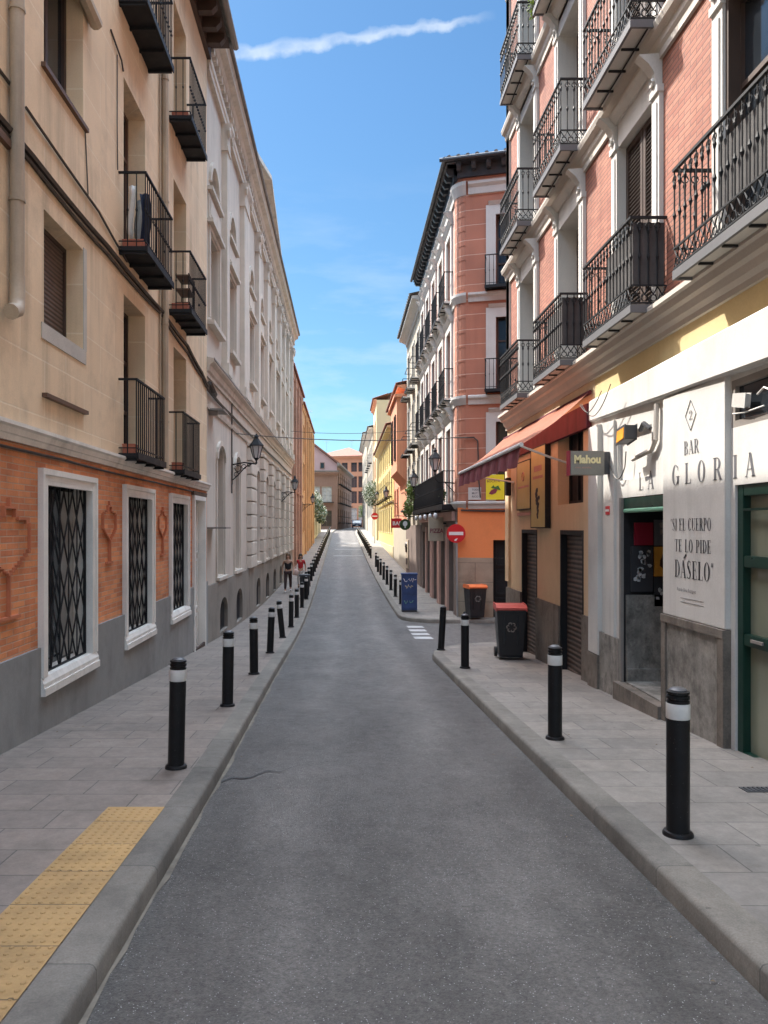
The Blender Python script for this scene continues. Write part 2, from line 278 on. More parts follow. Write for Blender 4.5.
# ------------------------------------------------------------------ mesh helpers
ID = lambda u, w, z: (u, w, z)
def frL(X): return lambda u, w, z: (X + w, u, z)         # facade facing +x, u runs along y
def frR(X): return lambda u, w, z: (X - w, u, z)         # facade facing -x
def frT(X, Y0): return lambda u, w, z: (X - w, Y0 - u, z)  # text frame on a right hand facade
def frD(o, d, n): return lambda u, w, z: (o[0]+u*d[0]+w*n[0], o[1]+u*d[1]+w*n[1], z)
WORLD = {}
class MB:
    def __init__(s): s.v = []; s.f = []; s.m = []; s.c = 0
    def add(s, vs, fs):
        n = len(s.v); s.v += [tuple(v) for v in vs]; s.f += [tuple(n+i for i in f) for f in fs]; s.m += [s.c]*len(fs)
    def box(s, fr, u0, u1, w0, w1, z0, z1):
        if u0 > u1: u0, u1 = u1, u0
        if w0 > w1: w0, w1 = w1, w0
        P = [fr(u, w, z) for z in (z0, z1) for w in (w0, w1) for u in (u0, u1)]
        s.add(P, [(0,1,3,2), (4,6,7,5), (0,4,5,1), (2,3,7,6), (0,2,6,4), (1,5,7,3)])
    def quad(s, *p): s.add(p, [tuple(range(len(p)))])
    def prism(s, fr, pts, w0, w1, caps=True):
        n = len(pts); s.add([fr(u, w0, z) for u, z in pts] + [fr(u, w1, z) for u, z in pts],
              ([tuple(range(n)), tuple(range(2*n-1, n-1, -1))] if caps else []) + [(i, (i+1) % n, n+(i+1) % n, n+i) for i in range(n)])
    def prof(s, fr, pts, u0, u1):   # profile in (w,z) swept along u (mouldings)
        n = len(pts); s.add([fr(u0, w, z) for w, z in pts] + [fr(u1, w, z) for w, z in pts],
              [tuple(range(n)), tuple(range(2*n-1, n-1, -1))] + [(i, (i+1) % n, n+(i+1) % n, n+i) for i in range(n)])
    def tube(s, pts, r, n=6, caps=True):
        pts = [Vector(p) for p in pts]; rs = r if isinstance(r, (list, tuple)) else [r]*len(pts)
        k = len(s.v); up = None
        for i, p in enumerate(pts):
            d = (pts[min(i+1, len(pts)-1)] - pts[max(i-1, 0)]).normalized()
            if up is None:
                up = d.orthogonal().normalized()
            up = (up - d*up.dot(d)).normalized(); sd = d.cross(up)
            for j in range(n):
                a = 2*math.pi*j/n + math.pi/n
                s.v.append(tuple(p + (up*math.cos(a) + sd*math.sin(a))*rs[i]))
        for i in range(len(pts)-1):
            for j in range(n):
                s.f.append((k+i*n+j, k+i*n+(j+1) % n, k+(i+1)*n+(j+1) % n, k+(i+1)*n+j)); s.m.append(s.c)
        if caps:
            s.f.append(tuple(k+j for j in range(n))[::-1]); s.m.append(s.c)
            s.f.append(tuple(k+(len(pts)-1)*n+j for j in range(n))); s.m.append(s.c)
    def lathe(s, c, prof, n=12):
        k = len(s.v)
        for r, z in prof:
            for j in range(n):
                a = 2*math.pi*j/n; s.v.append((c[0]+r*math.cos(a), c[1]+r*math.sin(a), c[2]+z))
        for i in range(len(prof)-1):
            for j in range(n):
                s.f.append((k+i*n+j, k+i*n+(j+1) % n, k+(i+1)*n+(j+1) % n, k+(i+1)*n+j)); s.m.append(s.c)
        s.f.append(tuple(k+j for j in range(n))[::-1]); s.m.append(s.c)
        s.f.append(tuple(k+(len(prof)-1)*n+j for j in range(n))); s.m.append(s.c)
    def ring(s, fr, u, w, z, R_, r, n=8, flat='w', k=4):
        pts = []
        for i in range(n+1):
            a = 2*math.pi*i/n
            if flat == 'w': pts.append(fr(u+R_*math.cos(a), w, z+R_*math.sin(a)))
            else: pts.append(fr(u, w+R_*math.cos(a), z+R_*math.sin(a)))
        s.tube(pts, r, k, caps=False)
    def ball(s, c, rx, ry, rz, n=10, m=6):
        P = [(max(.001, math.sin(math.pi*i/m)), -math.cos(math.pi*i/m)) for i in range(m+1)]; k = len(s.v)
        for rr, zz in P:
            for j in range(n):
                a = 2*math.pi*j/n; s.v.append((c[0]+rx*rr*math.cos(a), c[1]+ry*rr*math.sin(a), c[2]+rz*zz))
        for i in range(m):
            for j in range(n):
                s.f.append((k+i*n+j, k+i*n+(j+1) % n, k+(i+1)*n+(j+1) % n, k+(i+1)*n+j)); s.m.append(s.c)
    def build(s, name, mat, parent=None, smooth=False, bevel=0, recalc=True):
        me = bpy.data.meshes.new(name); me.from_pydata(s.v, [], s.f)
        mats = mat if isinstance(mat, (list, tuple)) else [mat]
        for m in mats: me.materials.append(m)
        if len(mats) > 1: me.polygons.foreach_set('material_index', s.m)
        if recalc:
            bm = bmesh.new(); bm.from_mesh(me)
            if bevel: bmesh.ops.bevel(bm, geom=[e for e in bm.edges if len(e.link_faces) == 2 and e.calc_face_angle(0) > .6], offset=bevel, segments=2, affect='EDGES', clamp_overlap=True)
            bmesh.ops.recalc_face_normals(bm, faces=bm.faces); bm.to_mesh(me); bm.free()
        if smooth:
            me.polygons.foreach_set('use_smooth', [True]*len(me.polygons))
            me.set_sharp_from_angle(angle=R(40))
        me.update()
        o = bpy.data.objects.new(name, me); COL.objects.link(o); WORLD[o] = Vector((0, 0, 0))
        if parent is not None: o.parent = parent; o.location = -WORLD[parent]
        return o
def tag(o, label=None, cat=None, group=None, kind=None):
    if label: o['label'] = label
    if cat: o['category'] = cat
    if group: o['group'] = group
    if kind: o['kind'] = kind
    return o
def thing(name, loc, label, cat, group=None):
    o = bpy.data.objects.new(name, None); COL.objects.link(o); o.location = loc; o.empty_display_size = .2
    WORLD[o] = Vector(loc); return tag(o, label, cat, group)
def copy_tree(root, loc, rot=0, label=None):
    def cp(o, par):
        c = o.copy(); COL.objects.link(c)
        if par is not None: c.parent = par; c.matrix_parent_inverse = o.matrix_parent_inverse.copy()
        for ch in list(o.children): cp(ch, c)
        return c
    r = cp(root, None); r.location = loc; r.rotation_euler = (0, 0, rot) if not isinstance(rot, tuple) else rot
    if label: r['label'] = label
    return r
# ground level along the street (dips, then climbs)
GP = [(-60, 3.4), (-10, .58), (0, 0), (6, -.35), (12, -.70), (18, -1.03), (22, -1.17), (26, -1.22), (30, -1.21), (36, -1.12), (47, -.86), (70, -.12), (90, .52), (102, .88), (120, 1.25), (150, 1.62), (250, 2.0), (1500, 2.0)]
def gz(y):
    for i in range(len(GP)-1):
        if GP[i][0] <= y <= GP[i+1][0]:
            (x0, a), (x1, b) = GP[i], GP[i+1]
            sl = lambda j: (GP[min(j+1, len(GP)-1)][1]-GP[max(j-1, 0)][1])/(GP[min(j+1, len(GP)-1)][0]-GP[max(j-1, 0)][0])
            h = x1-x0; t = (y-x0)/h; m0, m1 = sl(i)*h, sl(i+1)*h
            return (2*t**3-3*t*t+1)*a+(t**3-2*t*t+t)*m0+(-2*t**3+3*t*t)*b+(t**3-t*t)*m1
    return GP[-1][1]
KH = .12
def lerp(tab, y):
    if y <= tab[0][0]: return tab[0][1]
    for (a, p), (b, q) in zip(tab, tab[1:]):
        if y <= b: return p+(q-p)*(y-a)/(b-a)
    return tab[-1][1]
KL = [(-10, -1.0), (3, -1.0), (6, -1.02), (12, -1.12), (22, -1.22), (31, -1.3), (47, -1.42), (102, -1.66), (122, -1.3), (150, .2)]
KR = [(-10, 1.67), (16, 1.67), (24, 1.70), (47, 1.54), (102, 1.3), (122, 1.9), (150, 3.6)]
kl = lambda y: lerp(KL, y)
kr = lambda y: lerp(KR, y)
# ------------------------------------------------------------------ the setting: ground, road, pavements, kerbs
def strip(name, mat, xa, xb, ys, dz, kind='structure'):
    m = MB(); n = 3
    for y in ys:
        a, b = xa(y), xb(y)
        for i in range(n): m.v.append((a+(b-a)*i/(n-1), y, gz(y)+dz))
    for j in range(len(ys)-1):
        for i in range(n-1):
            k = j*n+i; m.f.append((k, k+1, k+n+1, k+n)); m.m.append(0)
    return tag(m.build(name, mat, recalc=False), kind=kind)
fr_ = lambda a, b, s: [a+s*i for i in range(int(round((b-a)/s))+1)]
strip('ground', roof_top, lambda y: -700, lambda y: 700, fr_(-60, 160, 2)+[250, 800, 1500], -.06)
strip('road', asphalt, lambda y: -6, lambda y: 22, fr_(-12, 160, 1), 0)
def sweep_kerb(name, path, side):
    """path = (x,y) points of the road edge; side=+1 when the pavement is on the right of the path direction"""
    prof = [(0, -.06), (0, KH-.025), (.012, KH-.006), (.03, KH), (.20, KH), (.20, -.06)]
    m = MB(); P = [Vector((x, y)) for x, y in path]; k = len(prof)
    for i, p in enumerate(P):
        d1 = (P[i]-P[i-1]).normalized() if i else (P[1]-P[0]).normalized()
        d2 = (P[i+1]-P[i]).normalized() if i < len(P)-1 else d1
        d = (d1+d2).normalized(); nrm = Vector((d.y, -d.x))*side
        sc = 1/max(.5, (d1+d2).length/2)
        for o_, z in prof: m.v.append((p.x+nrm.x*o_*sc, p.y+nrm.y*o_*sc, gz(p.y)+z))
    for i in range(len(P)-1):
        for j in range(k-1):
            a = i*k+j; m.f.append((a, a+1, a+k+1, a+k)); m.m.append(0)
    m.f.append(tuple(range(k))); m.m.append(0); m.f.append(tuple((len(P)-1)*k+j for j in range(k))); m.m.append(0)
    return tag(m.build(name, kerbm, smooth=True), kind='structure')
sweep_kerb('kerb', [(kl(y), y) for y in fr_(-10, 150, 1)], -1)
sweep_kerb('kerb', [(kr(y), y) for y in fr_(-10, 14, 1)] + [(1.68, 14.6), (1.78, 15.2), (2.0, 15.8), (2.4, 16.4), (3.0, 16.85), (3.8, 17.05), (6, 16.95), (9, 16.6), (22, 13.5)], 1)
sweep_kerb('kerb', [(22, 19.2), (9, 22.2), (5, 22.85), (3.9, 22.75), (3.1, 22.7), (2.5, 22.85), (2.0, 23.2), (1.76, 23.7), (1.70, 24.4)] + [(kr(y), y) for y in fr_(25, 150, 1)], 1)
PZ = KH-.003
strip('pavement', slabs, lambda y: -6, lambda y: kl(y)-.19, fr_(-10, 150, 1), PZ)
def kr_near(y): return kr(y)+.19 if y < 14 else lerp([(14, 1.86), (14.6, 1.88), (15.2, 1.97), (15.8, 2.15), (16.2, 2.42), (16.65, 3.0), (16.85, 3.8)], y)
strip('pavement', slabs_r, kr_near, lambda y: 8.5 if y > 16.5 else 12, fr_(-10, 14, 1)+[14.6, 15.2, 15.6, 15.9, 16.2, 16.45, 16.65, 16.8], PZ)
def kr_far(y): return lerp([(22.9, 3.7), (22.95, 3.0), (23.1, 2.5), (23.4, 2.12), (23.8, 1.94), (24.4, 1.89)], y) if y < 24.4 else kr(y)+.19
strip('pavement', slabs_r, kr_far, lambda y: 9, [22.9, 22.95, 23.1, 23.4, 23.8, 24.4]+fr_(25, 150, 1), PZ)
m = MB()
for i in range(4):
    y0 = 18.75+i*.92; x0 = 1.73+.02*i
    m.quad(*[(x, y, gz(y)+.004) for x, y in ((x0, y0), (x0+.46, y0), (x0+.44, y0+.52), (x0-.01, y0+.52))])
tag(m.build('road_marking', roadpaint, recalc=False), kind='structure')
m = MB()   # a dashed edge, far up the climbing road
for y0 in (58, 66, 76):
    m.quad(*[(x, y, gz(y)+.004) for x, y in ((-.9, y0), (kr(y0)-.1, y0), (kr(y0)-.1, y0+.4), (-.9, y0+.4))])
tag(m.build('road_marking', roadpaint, recalc=False), kind='structure')
m = MB(); ys = fr_(-10, 60, .2)
for a_, b_ in zip(ys, ys[1:]):
    wa_, wb_ = [.024+.009*math.sin(q*3.1)+.007*math.sin(q*7.7)+.005*math.sin(q*17) for q in (a_, b_)]
    m.quad((kl(a_), a_, gz(a_)+.004), (kl(a_)+wa_, a_, gz(a_)+.004), (kl(b_)+wb_, b_, gz(b_)+.004), (kl(b_), b_, gz(b_)+.004))
tag(m.build('gutter', mortar_m, recalc=False), kind='structure')
tar_m = surf('tar', (.03, .029, .028), rough=.6, var=.2, vs=8)
m = MB(); rt = random.Random(11); P = [(-1.0+.62*i/16, 6.12+.50*(i/16)+.05*math.sin(i*.9)+rt.uniform(-.02, .02)) for i in range(17)]
for i, (p, q) in enumerate(zip(P, P[1:])):
    h0, h1 = (.022*(1-i/18), .022*(1-(i+1)/18)); m.quad((p[0], p[1]-h0, gz(p[1])+.008), (q[0], q[1]-h1, gz(q[1])+.008), (q[0], q[1]+h1, gz(q[1])+.008), (p[0], p[1]+h0, gz(p[1])+.008))
tag(m.build('tar_seam', tar_m, recalc=False), kind='structure')
m = MB(); m.prism(lambda u, w_, z: (u, w_, gz(w_)+z), [(2.88, PZ+.001), (3.10, PZ+.001), (3.10, PZ+.006), (2.88, PZ+.006)], 5.44, 5.56)
for i in range(6): m.box(ID, 2.90+.033*i, 2.915+.033*i, 5.46, 5.54, gz(5.5)+PZ+.004, gz(5.5)+PZ+.011)
t = m.build('pavement_cover', iron_grey); tag(t, 'small dark iron cover let into the right pavement near the green door', 'cover')
rl = random.Random(21); m = MB()
for i in range(150):
    sd_ = rl.random() < .5; y = rl.uniform(1.5, 22)**1.0; 
    if sd_: x = rl.choice([kl(y)-rl.uniform(.25, 1.7), -2.96+rl.random()**2*.3]); z = gz(y)+PZ+.004
    else: x = rl.choice([kr(min(y, 15))+rl.uniform(.25, 1.6), 3.42-rl.random()**2*.2]); z = gz(y)+PZ+.004
    if not sd_ and y > 15.5: continue
    if rl.random() < .25: x = rl.choice([kl(y)+rl.uniform(.05, .3), kr(y)-rl.uniform(.03, .3)]); z = gz(y)+.010
    a = rl.uniform(0, 3.1); s_ = rl.uniform(.006, .019); b = a+rl.uniform(1.1, 1.9); t_2 = rl.uniform(.2, .8)
    m.quad((x-s_*math.cos(a), y-s_*math.sin(a), z), (x-s_*t_2*math.cos(b), y-s_*t_2*math.sin(b), z+.003), (x+s_*math.cos(a), y+s_*math.sin(a), z+.001), (x+s_*t_2*math.cos(b), y+s_*t_2*math.sin(b), z+.005))
tag(m.build('litter', surf('dry_litter', (.20, .15, .09), var=.6, vs=3), recalc=False), 'small dry leaves and scraps scattered along the pavements', 'litter', kind='stuff')
# tactile strip: a sheet with real studs
m = MB(); ys = fr_(-1.31, 5.09, .4)
for ya, yb in zip(ys, ys[1:]):
    m.quad((-1.585, ya, gz(ya)+PZ+.006), (-1.205, ya, gz(ya)+PZ+.006), (-1.205, yb, gz(yb)+PZ+.006), (-1.585, yb, gz(yb)+PZ+.006))
y = 1.6
while y < 5.07:
    for i in range(7):
        x = -1.558+i*.0545; z = gz(y)+PZ+.0055; k = len(m.v)
        for rr, zz in ((.014, 0), (.009, .0055)):
            for j in range(6): m.v.append((x+rr*math.cos(j*1.0472), y+rr*math.sin(j*1.0472), z+zz))
        m.f += [(k+j, k+(j+1) % 6, k+6+(j+1) % 6, k+6+j) for j in range(6)]+[tuple(k+6+j for j in range(6))]; m.m += [0]*7
    y += .0545
tag(m.build('tactile_paving', tact, recalc=False), kind='structure')

# ------------------------------------------------------------------ facade tools
def wall(mb, fr, u0, u1, z0, z1, holes=(), w=0, rev=True):
    H = []
    for h in holes:
        ua, ub, za, zb = h[:4]; arch = h[4] if len(h) > 4 else 0; dep = h[5] if len(h) > 5 else .25
        a, b, c, d = max(ua, u0), min(ub, u1), max(za, z0), min(zb, z1)
        if a < b-1e-6 and c < d-1e-6: H.append((a, b, c, d, arch, dep, c == za, d == zb))
    us = sorted({round(x, 4) for x in [u0, u1]+[q for h in H for q in h[:2]]})
    zs = sorted({round(x, 4) for x in [z0, z1]+[q for h in H for q in h[2:4]]})
    for ua, ub in zip(us, us[1:]):
        run = None
        for za, zb in zip(zs, zs[1:]):
            cu, cz = (ua+ub)/2, (za+zb)/2
            if any(h[0] < cu < h[1] and h[2] < cz < h[3] for h in H): continue
            mb.quad(fr(ua, w, za), fr(ub, w, za), fr(ub, w, zb), fr(ua, w, zb))
    if not rev: return
    for a, b, c, d, arch, dep, lo, hi in H:
        q = lambda p0, p1: mb.quad(fr(p0[0], w, p0[1]), fr(p1[0], w, p1[1]), fr(p1[0], -dep, p1[1]), fr(p0[0], -dep, p0[1]))
        sp = d-arch if hi else d
        q((a, c), (a, sp)); q((b, c), (b, sp))
        if lo: q((a, c), (b, c))
        if hi:
            if not arch: q((a, d), (b, d))
            else:
                n = 10; cx = (a+b)/2; rx = (b-a)/2
                P = [(cx-rx*math.cos(math.pi*i/n), sp+arch*math.sin(math.pi*i/n)) for i in range(n+1)]
                for p0, p1 in zip(P, P[1:]):
                    q(p0, p1); mb.quad(fr(p0[0], w, p0[1]), fr(p1[0], w, p1[1]), fr(p1[0], w, d), fr(p0[0], w, d))
def shell(mb, fr, u0, u1, dep, z0, z1, w=0):
    """end walls, back wall and roof deck of a building"""
    mb.quad(fr(u0, w, z0), fr(u0, -dep, z0), fr(u0, -dep, z1), fr(u0, w, z1))
    mb.quad(fr(u1, w, z0), fr(u1, -dep, z0), fr(u1, -dep, z1), fr(u1, w, z1))
    mb.quad(fr(u0, -dep, z0), fr(u1, -dep, z0), fr(u1, -dep, z1), fr(u0, -dep, z1))
    mb.quad(fr(u0, w, z1), fr(u1, w, z1), fr(u1, -dep, z1), fr(u0, -dep, z1))
def ringbox(mb, fr, ua, ub, za, zb, t, w0, w1, bottom=True):
    mb.box(fr, ua, ua+t, w0, w1, za, zb); mb.box(fr, ub-t, ub, w0, w1, za, zb)
    mb.box(fr, ua+t, ub-t, w0, w1, zb-t, zb)
    if bottom: mb.box(fr, ua+t, ub-t, w0, w1, za, za+t)
def window(par, fr, ua, ub, za, zb, dep=.22, mat=None, pane=None, mull=1, trans=1, name='window'):
    mat = mat or wood_dk; m = MB()
    ringbox(m, fr, ua, ub, za, zb, .06, -dep, -dep+.05)
    for i in range(1, mull+1):
        u = ua+(ub-ua)*i/(mull+1); m.box(fr, u-.035, u+.035, -dep+.002, -dep+.047, za+.06, zb-.06)
    ks = [zb-(zb-za)*.28] if trans == 1 else [za+(zb-za)*(i+1)/(trans+1) for i in range(trans)]
    for z in ks: m.box(fr, ua+.06, ub-.06, -dep+.004, -dep+.043, z-.025, z+.025)
    o = m.build(name, mat, par)
    g = MB(); g.quad(fr(ua, -dep+.012, za), fr(ub, -dep+.012, za), fr(ub, -dep+.012, zb), fr(ua, -dep+.012, zb))
    g.build('pane', pane or glass, o); return o
def panel_door(par, fr, ua, ub, za, zb, dep, mat, name='door', leaves=2, lou=False):
    m = MB(); m.box(fr, ua, ub, -dep-.04, -dep, za, zb); wdt = (ub-ua)/leaves
    for i in range(leaves):
        a = ua+i*wdt
        if lou:
            ringbox(m, fr, a+.01, a+wdt-.01, za+.02, zb-.02, .07, -dep, -dep+.035)
            z = za+.12
            while z < zb-.12:
                m.prof(fr, [(-dep, z), (-dep+.03, z-.022), (-dep+.03, z-.014), (-dep, z+.012)], a+.08, a+wdt-.08); z += .05
            m.box(fr, a+.08, a+wdt-.08, -dep, -dep+.036, (za+zb)/2-.05, (za+zb)/2+.05)
        else:
            h = (zb-za)/3
            for k in range(3): ringbox(m, fr, a+.05, a+wdt-.05, za+k*h+.05, za+(k+1)*h-.05, .05, -dep, -dep+.03)
    return m.build(name, mat, par)
def baluster(m, x, y, z0, z1, orn):
    h = z1-z0
    if orn == 2:
        m.lathe((x, y, z0), [(.008, 0), (.008, h*.36), (.013, h*.39), (.019, h*.42), (.013, h*.45), (.008, h*.48), (.008, h*.76), (.014, h*.79), (.018, h*.82), (.013, h*.85), (.008, h*.88), (.008, h)], 6)
    elif orn == 1:
        m.lathe((x, y, z0), [(.008, 0), (.008, h*.47), (.017, h*.5), (.008, h*.53), (.008, h)], 5)
def balcony(par, fr, ua, ub, zf, dep, h=.95, orn=0, slabmat=None, edgem=None, screen=None, sp=.11, thick=.06, name='balcony', brk=0):
    s = MB()
    if orn == 2:   # iron edge frame with pale panels below
        s.c = 0; s.box(fr, ua, ub, dep-.03, dep, zf-.085, zf); s.box(fr, ua, ua+.03, 0, dep-.03, zf-.085, zf); s.box(fr, ub-.03, ub, 0, dep-.03, zf-.085, zf)
        s.c = 1; s.box(fr, ua+.03, ub-.03, .002, dep-.032, zf-.06, zf-.02)
        s.c = 2; n = 4
        for i in range(1, n): s.box(fr, ua+(ub-ua)*i/n-.012, ua+(ub-ua)*i/n+.012, .003, dep-.053, zf-.082, zf-.062)
        s.box(fr, ua+.033, ub-.033, dep*.5-.01, dep*.5+.01, zf-.088, zf-.083)
        o = s.build(name, [edgem or slab_e, slab_g, iron], par)
    else:
        s.box(fr, ua, ub, 0, dep, zf-thick, zf); s.c = 1
        n = 3
        for i in range(n+1):
            u = ua+.04+(ub-ua-.08)*i/n; s.box(fr, u-.02, u+.02, .001, dep-.01, zf-thick-.04, zf-thick-.001)
        s.box(fr, ua-.005, ub+.005, dep+.001, dep+.02, zf-thick-.02, zf+.01)
        if brk:
            for i in range(brk):
                u = ua+.15+(ub-ua-.3)*i/max(1, brk-1)
                s.c = 0; s.prof(fr, [(0, zf-thick-.04), (dep*.8, zf-thick-.04), (dep*.75, zf-thick-.12), (dep*.3, zf-thick-.2), (0, zf-thick-.42)], u-.06, u+.06)
        o = s.build(name, [slabmat or iron, iron], par)
    r = MB(); band = .21 if orn == 2 else .0
    path = [(ua+.015, .0), (ua+.015, dep-.015), (ub-.015, dep-.015), (ub-.015, .0)]
    rails = [(zf+h, .016)] + ([(zf+band, .01), (zf+.02, .01)] if orn == 2 else [(zf+.07, .008)])
    for z, t in rails:
        for (a, wa), (b, wb) in zip(path, path[1:]):
            if a == b: r.box(fr, a-t, a+t, min(wa, wb), max(wa, wb)-(t if z else 0), z-t*.8, z+t*.8)
            else: r.box(fr, a-t, b+t, wa-t, wa+t, z-t*.8, z+t*.8)
    for k, ((a, wa), (b, wb)) in enumerate(zip(path, path[1:])):
        Ln = abs(b-a)+abs(wb-wa); n = max(2, int(round(Ln/sp)))
        rng = range(0, n+1) if k == 1 else range(1, n)
        for i in rng:
            t = i/n; u, w_ = a+(b-a)*t, wa+(wb-wa)*t; x, y, _ = fr(u, w_, 0)
            z0 = zf+band+.008 if orn == 2 else zf
            if orn: baluster(r, x, y, z0, zf+h-.012, orn)
            else: r.box(ID, x-.0075, x+.0075, y-.0075, y+.0075, z0, zf+h-.012)
            if orn == 2:
                if k == 1: r.ring(fr, u, w_, zf+h-.085, .034, .006, 8, 'w')
                else: r.ring(fr, u, w_, zf+h-.085, .034, .006, 8, 'u')
        if orn == 2:   # scroll band
            n = max(2, int(round(Ln/.105)))
            for i in range(n):
                t = (i+.5)/n; u, w_ = a+(b-a)*t, wa+(wb-wa)*t; fl = 'w' if k == 1 else 'u'
                r.ring(fr, u, w_, zf+.075, .036, .0065, 8, fl)
                for sgn in (-1, 1):
                    du = sgn*.05
                    p0 = fr(u+du, w_, zf+.20) if k == 1 else fr(u, w_+du, zf+.20)
                    p1 = fr(u, w_, zf+.115); r.tube([p0, p1], .007, 4)
                    p2 = fr(u+du, w_, zf+.035) if k == 1 else fr(u, w_+du, zf+.035)
                    r.tube([fr(u+du*.5, w_, zf+.115) if k == 1 else fr(u, w_+du*.5, zf+.115), p2], .005, 4)
    r.build('railing', iron if orn else (iron_grey if orn == -1 else iron), o)
    if screen:
        q = MB(); k_ = ub-.04 if False else ua+.03
        q.box(fr, k_, k_+.006, .02, dep-.04, zf+.22, zf+h-.05)
        if screen > 1: q.box(fr, ua+.04, ua+.04+(ub-ua)*.25*(screen-1), dep-.045, dep-.039, zf+.22, zf+h-.16)
        q.build('privacy_screen', reed, o)
    return o
def rafters(mb, fr, u0, u1, w1, z, step=.42, hh=.14, ww=.11):
    u = u0
    while u < u1-ww: mb.prof(fr, [(0, z), (w1, z), (w1, z-hh*.5), (w1*.8, z-hh), (0, z-hh)], u, u+ww); u += step
def tiles(mb, fr, u0, u1, w1, z, dep=4, rise=1.3, step=.24):
    """sloping roof sheet with half-round tile ends along the eave"""
    n = int((u1-u0)/step)
    mb.add([fr(u0, w1, z), fr(u1, w1, z), fr(u1, -dep, z+rise), fr(u0, -dep, z+rise)], [(0, 1, 2, 3)])
    mb.quad(fr(u0, w1, z-.03), fr(u1, w1, z-.03), fr(u1, -dep, z+rise-.03), fr(u0, -dep, z+rise-.03))
    for i in range(n):
        u = u0+(i+.5)*(u1-u0)/n; a = Vector(fr(u, w1+.04, z-.01)); b = Vector(fr(u, w1-1.6, z+.0+rise*1.6/(dep+w1)))
        mb.tube([a, b], .075, 6)
def leaves(mb, c, rad, n, size, rnd=random):
    for _ in range(n):
        while True:
            p = Vector([rnd.uniform(-1, 1) for _ in range(3)])
            if p.length < 1: break
        p = p*(.35+.65*rnd.random()**.3)/max(.4, 1)
        q = Vector(c)+Vector((p.x*rad[0], p.y*rad[1], p.z*rad[2]))
        a = Vector([rnd.uniform(-1, 1) for _ in range(3)]).normalized(); b = a.orthogonal().normalized(); s = size*rnd.uniform(.6, 1.3)
        mb.quad(q-a*s, q-b*s*.45, q+a*s, q+b*s*.45)
def text_bfont(s, fr, u, z, h, w0=.004, th=.004, bold=0, xs=1, shear=0):
    c = bpy.data.curves.new('t', 'FONT'); c.body = s; c.size = 1; c.offset = bold; c.shear = shear; c.resolution_u = 3
    o = bpy.data.objects.new('t', c); COL.objects.link(o); dg = bpy.context.evaluated_depsgraph_get()
    me = bpy.data.meshes.new_from_object(o.evaluated_get(dg)); m = MB(); sc = h/.72
    m.add([fr(u+v.co.x*sc*xs, w0+th, z+v.co.y*sc) for v in me.vertices], [tuple(p.vertices) for p in me.polygons])
    bpy.data.objects.remove(o); bpy.data.curves.remove(c); bpy.data.meshes.remove(me); return m
# ---- a condensed high contrast roman alphabet, drawn as polygons in a unit-high box
T_, t_, S_ = .105, .032, .055
def _bar(x0, x1, y0=0, y1=1): return [[(x0, y0), (x1, y0), (x1, y1), (x0, y1)]]
def _dia(x0, y0, x1, y1, t): return [[(x0, y0), (x0+t, y0), (x1+t, y1), (x1, y1)]]
def _arc(cx, cy, rx, ry, a0, a1, tk=T_, tn=t_, n=14):
    o = []; 
    for i in range(n):
        q = []
        for a in (a0+(a1-a0)*i/n, a0+(a1-a0)*(i+1)/n): a = R(a); q.append(((cx+rx*math.cos(a), cy+ry*math.sin(a)), (cx+(rx-tk)*math.cos(a), cy+(ry-tn)*math.sin(a))))
        o.append([q[0][0], q[1][0], q[1][1], q[0][1]])
    return o
def _ser(x0, x1, y): return _bar(x0-S_, x1+S_, y, y+t_) if y < .5 else _bar(x0-S_, x1+S_, y-t_, y)
def _stem(x, t=T_): return _bar(x, x+t)+_ser(x, x+t, 0)+_ser(x, x+t, 1)
def _sp(P):   # S stroke
    o = []; n = 20; pts = []
    for i in range(n+1):
        t = i/n; a = 2*math.pi*t
        pts.append((.21-.155*math.sin(a)*(1), .96-.92*t) if False else None)
    return o
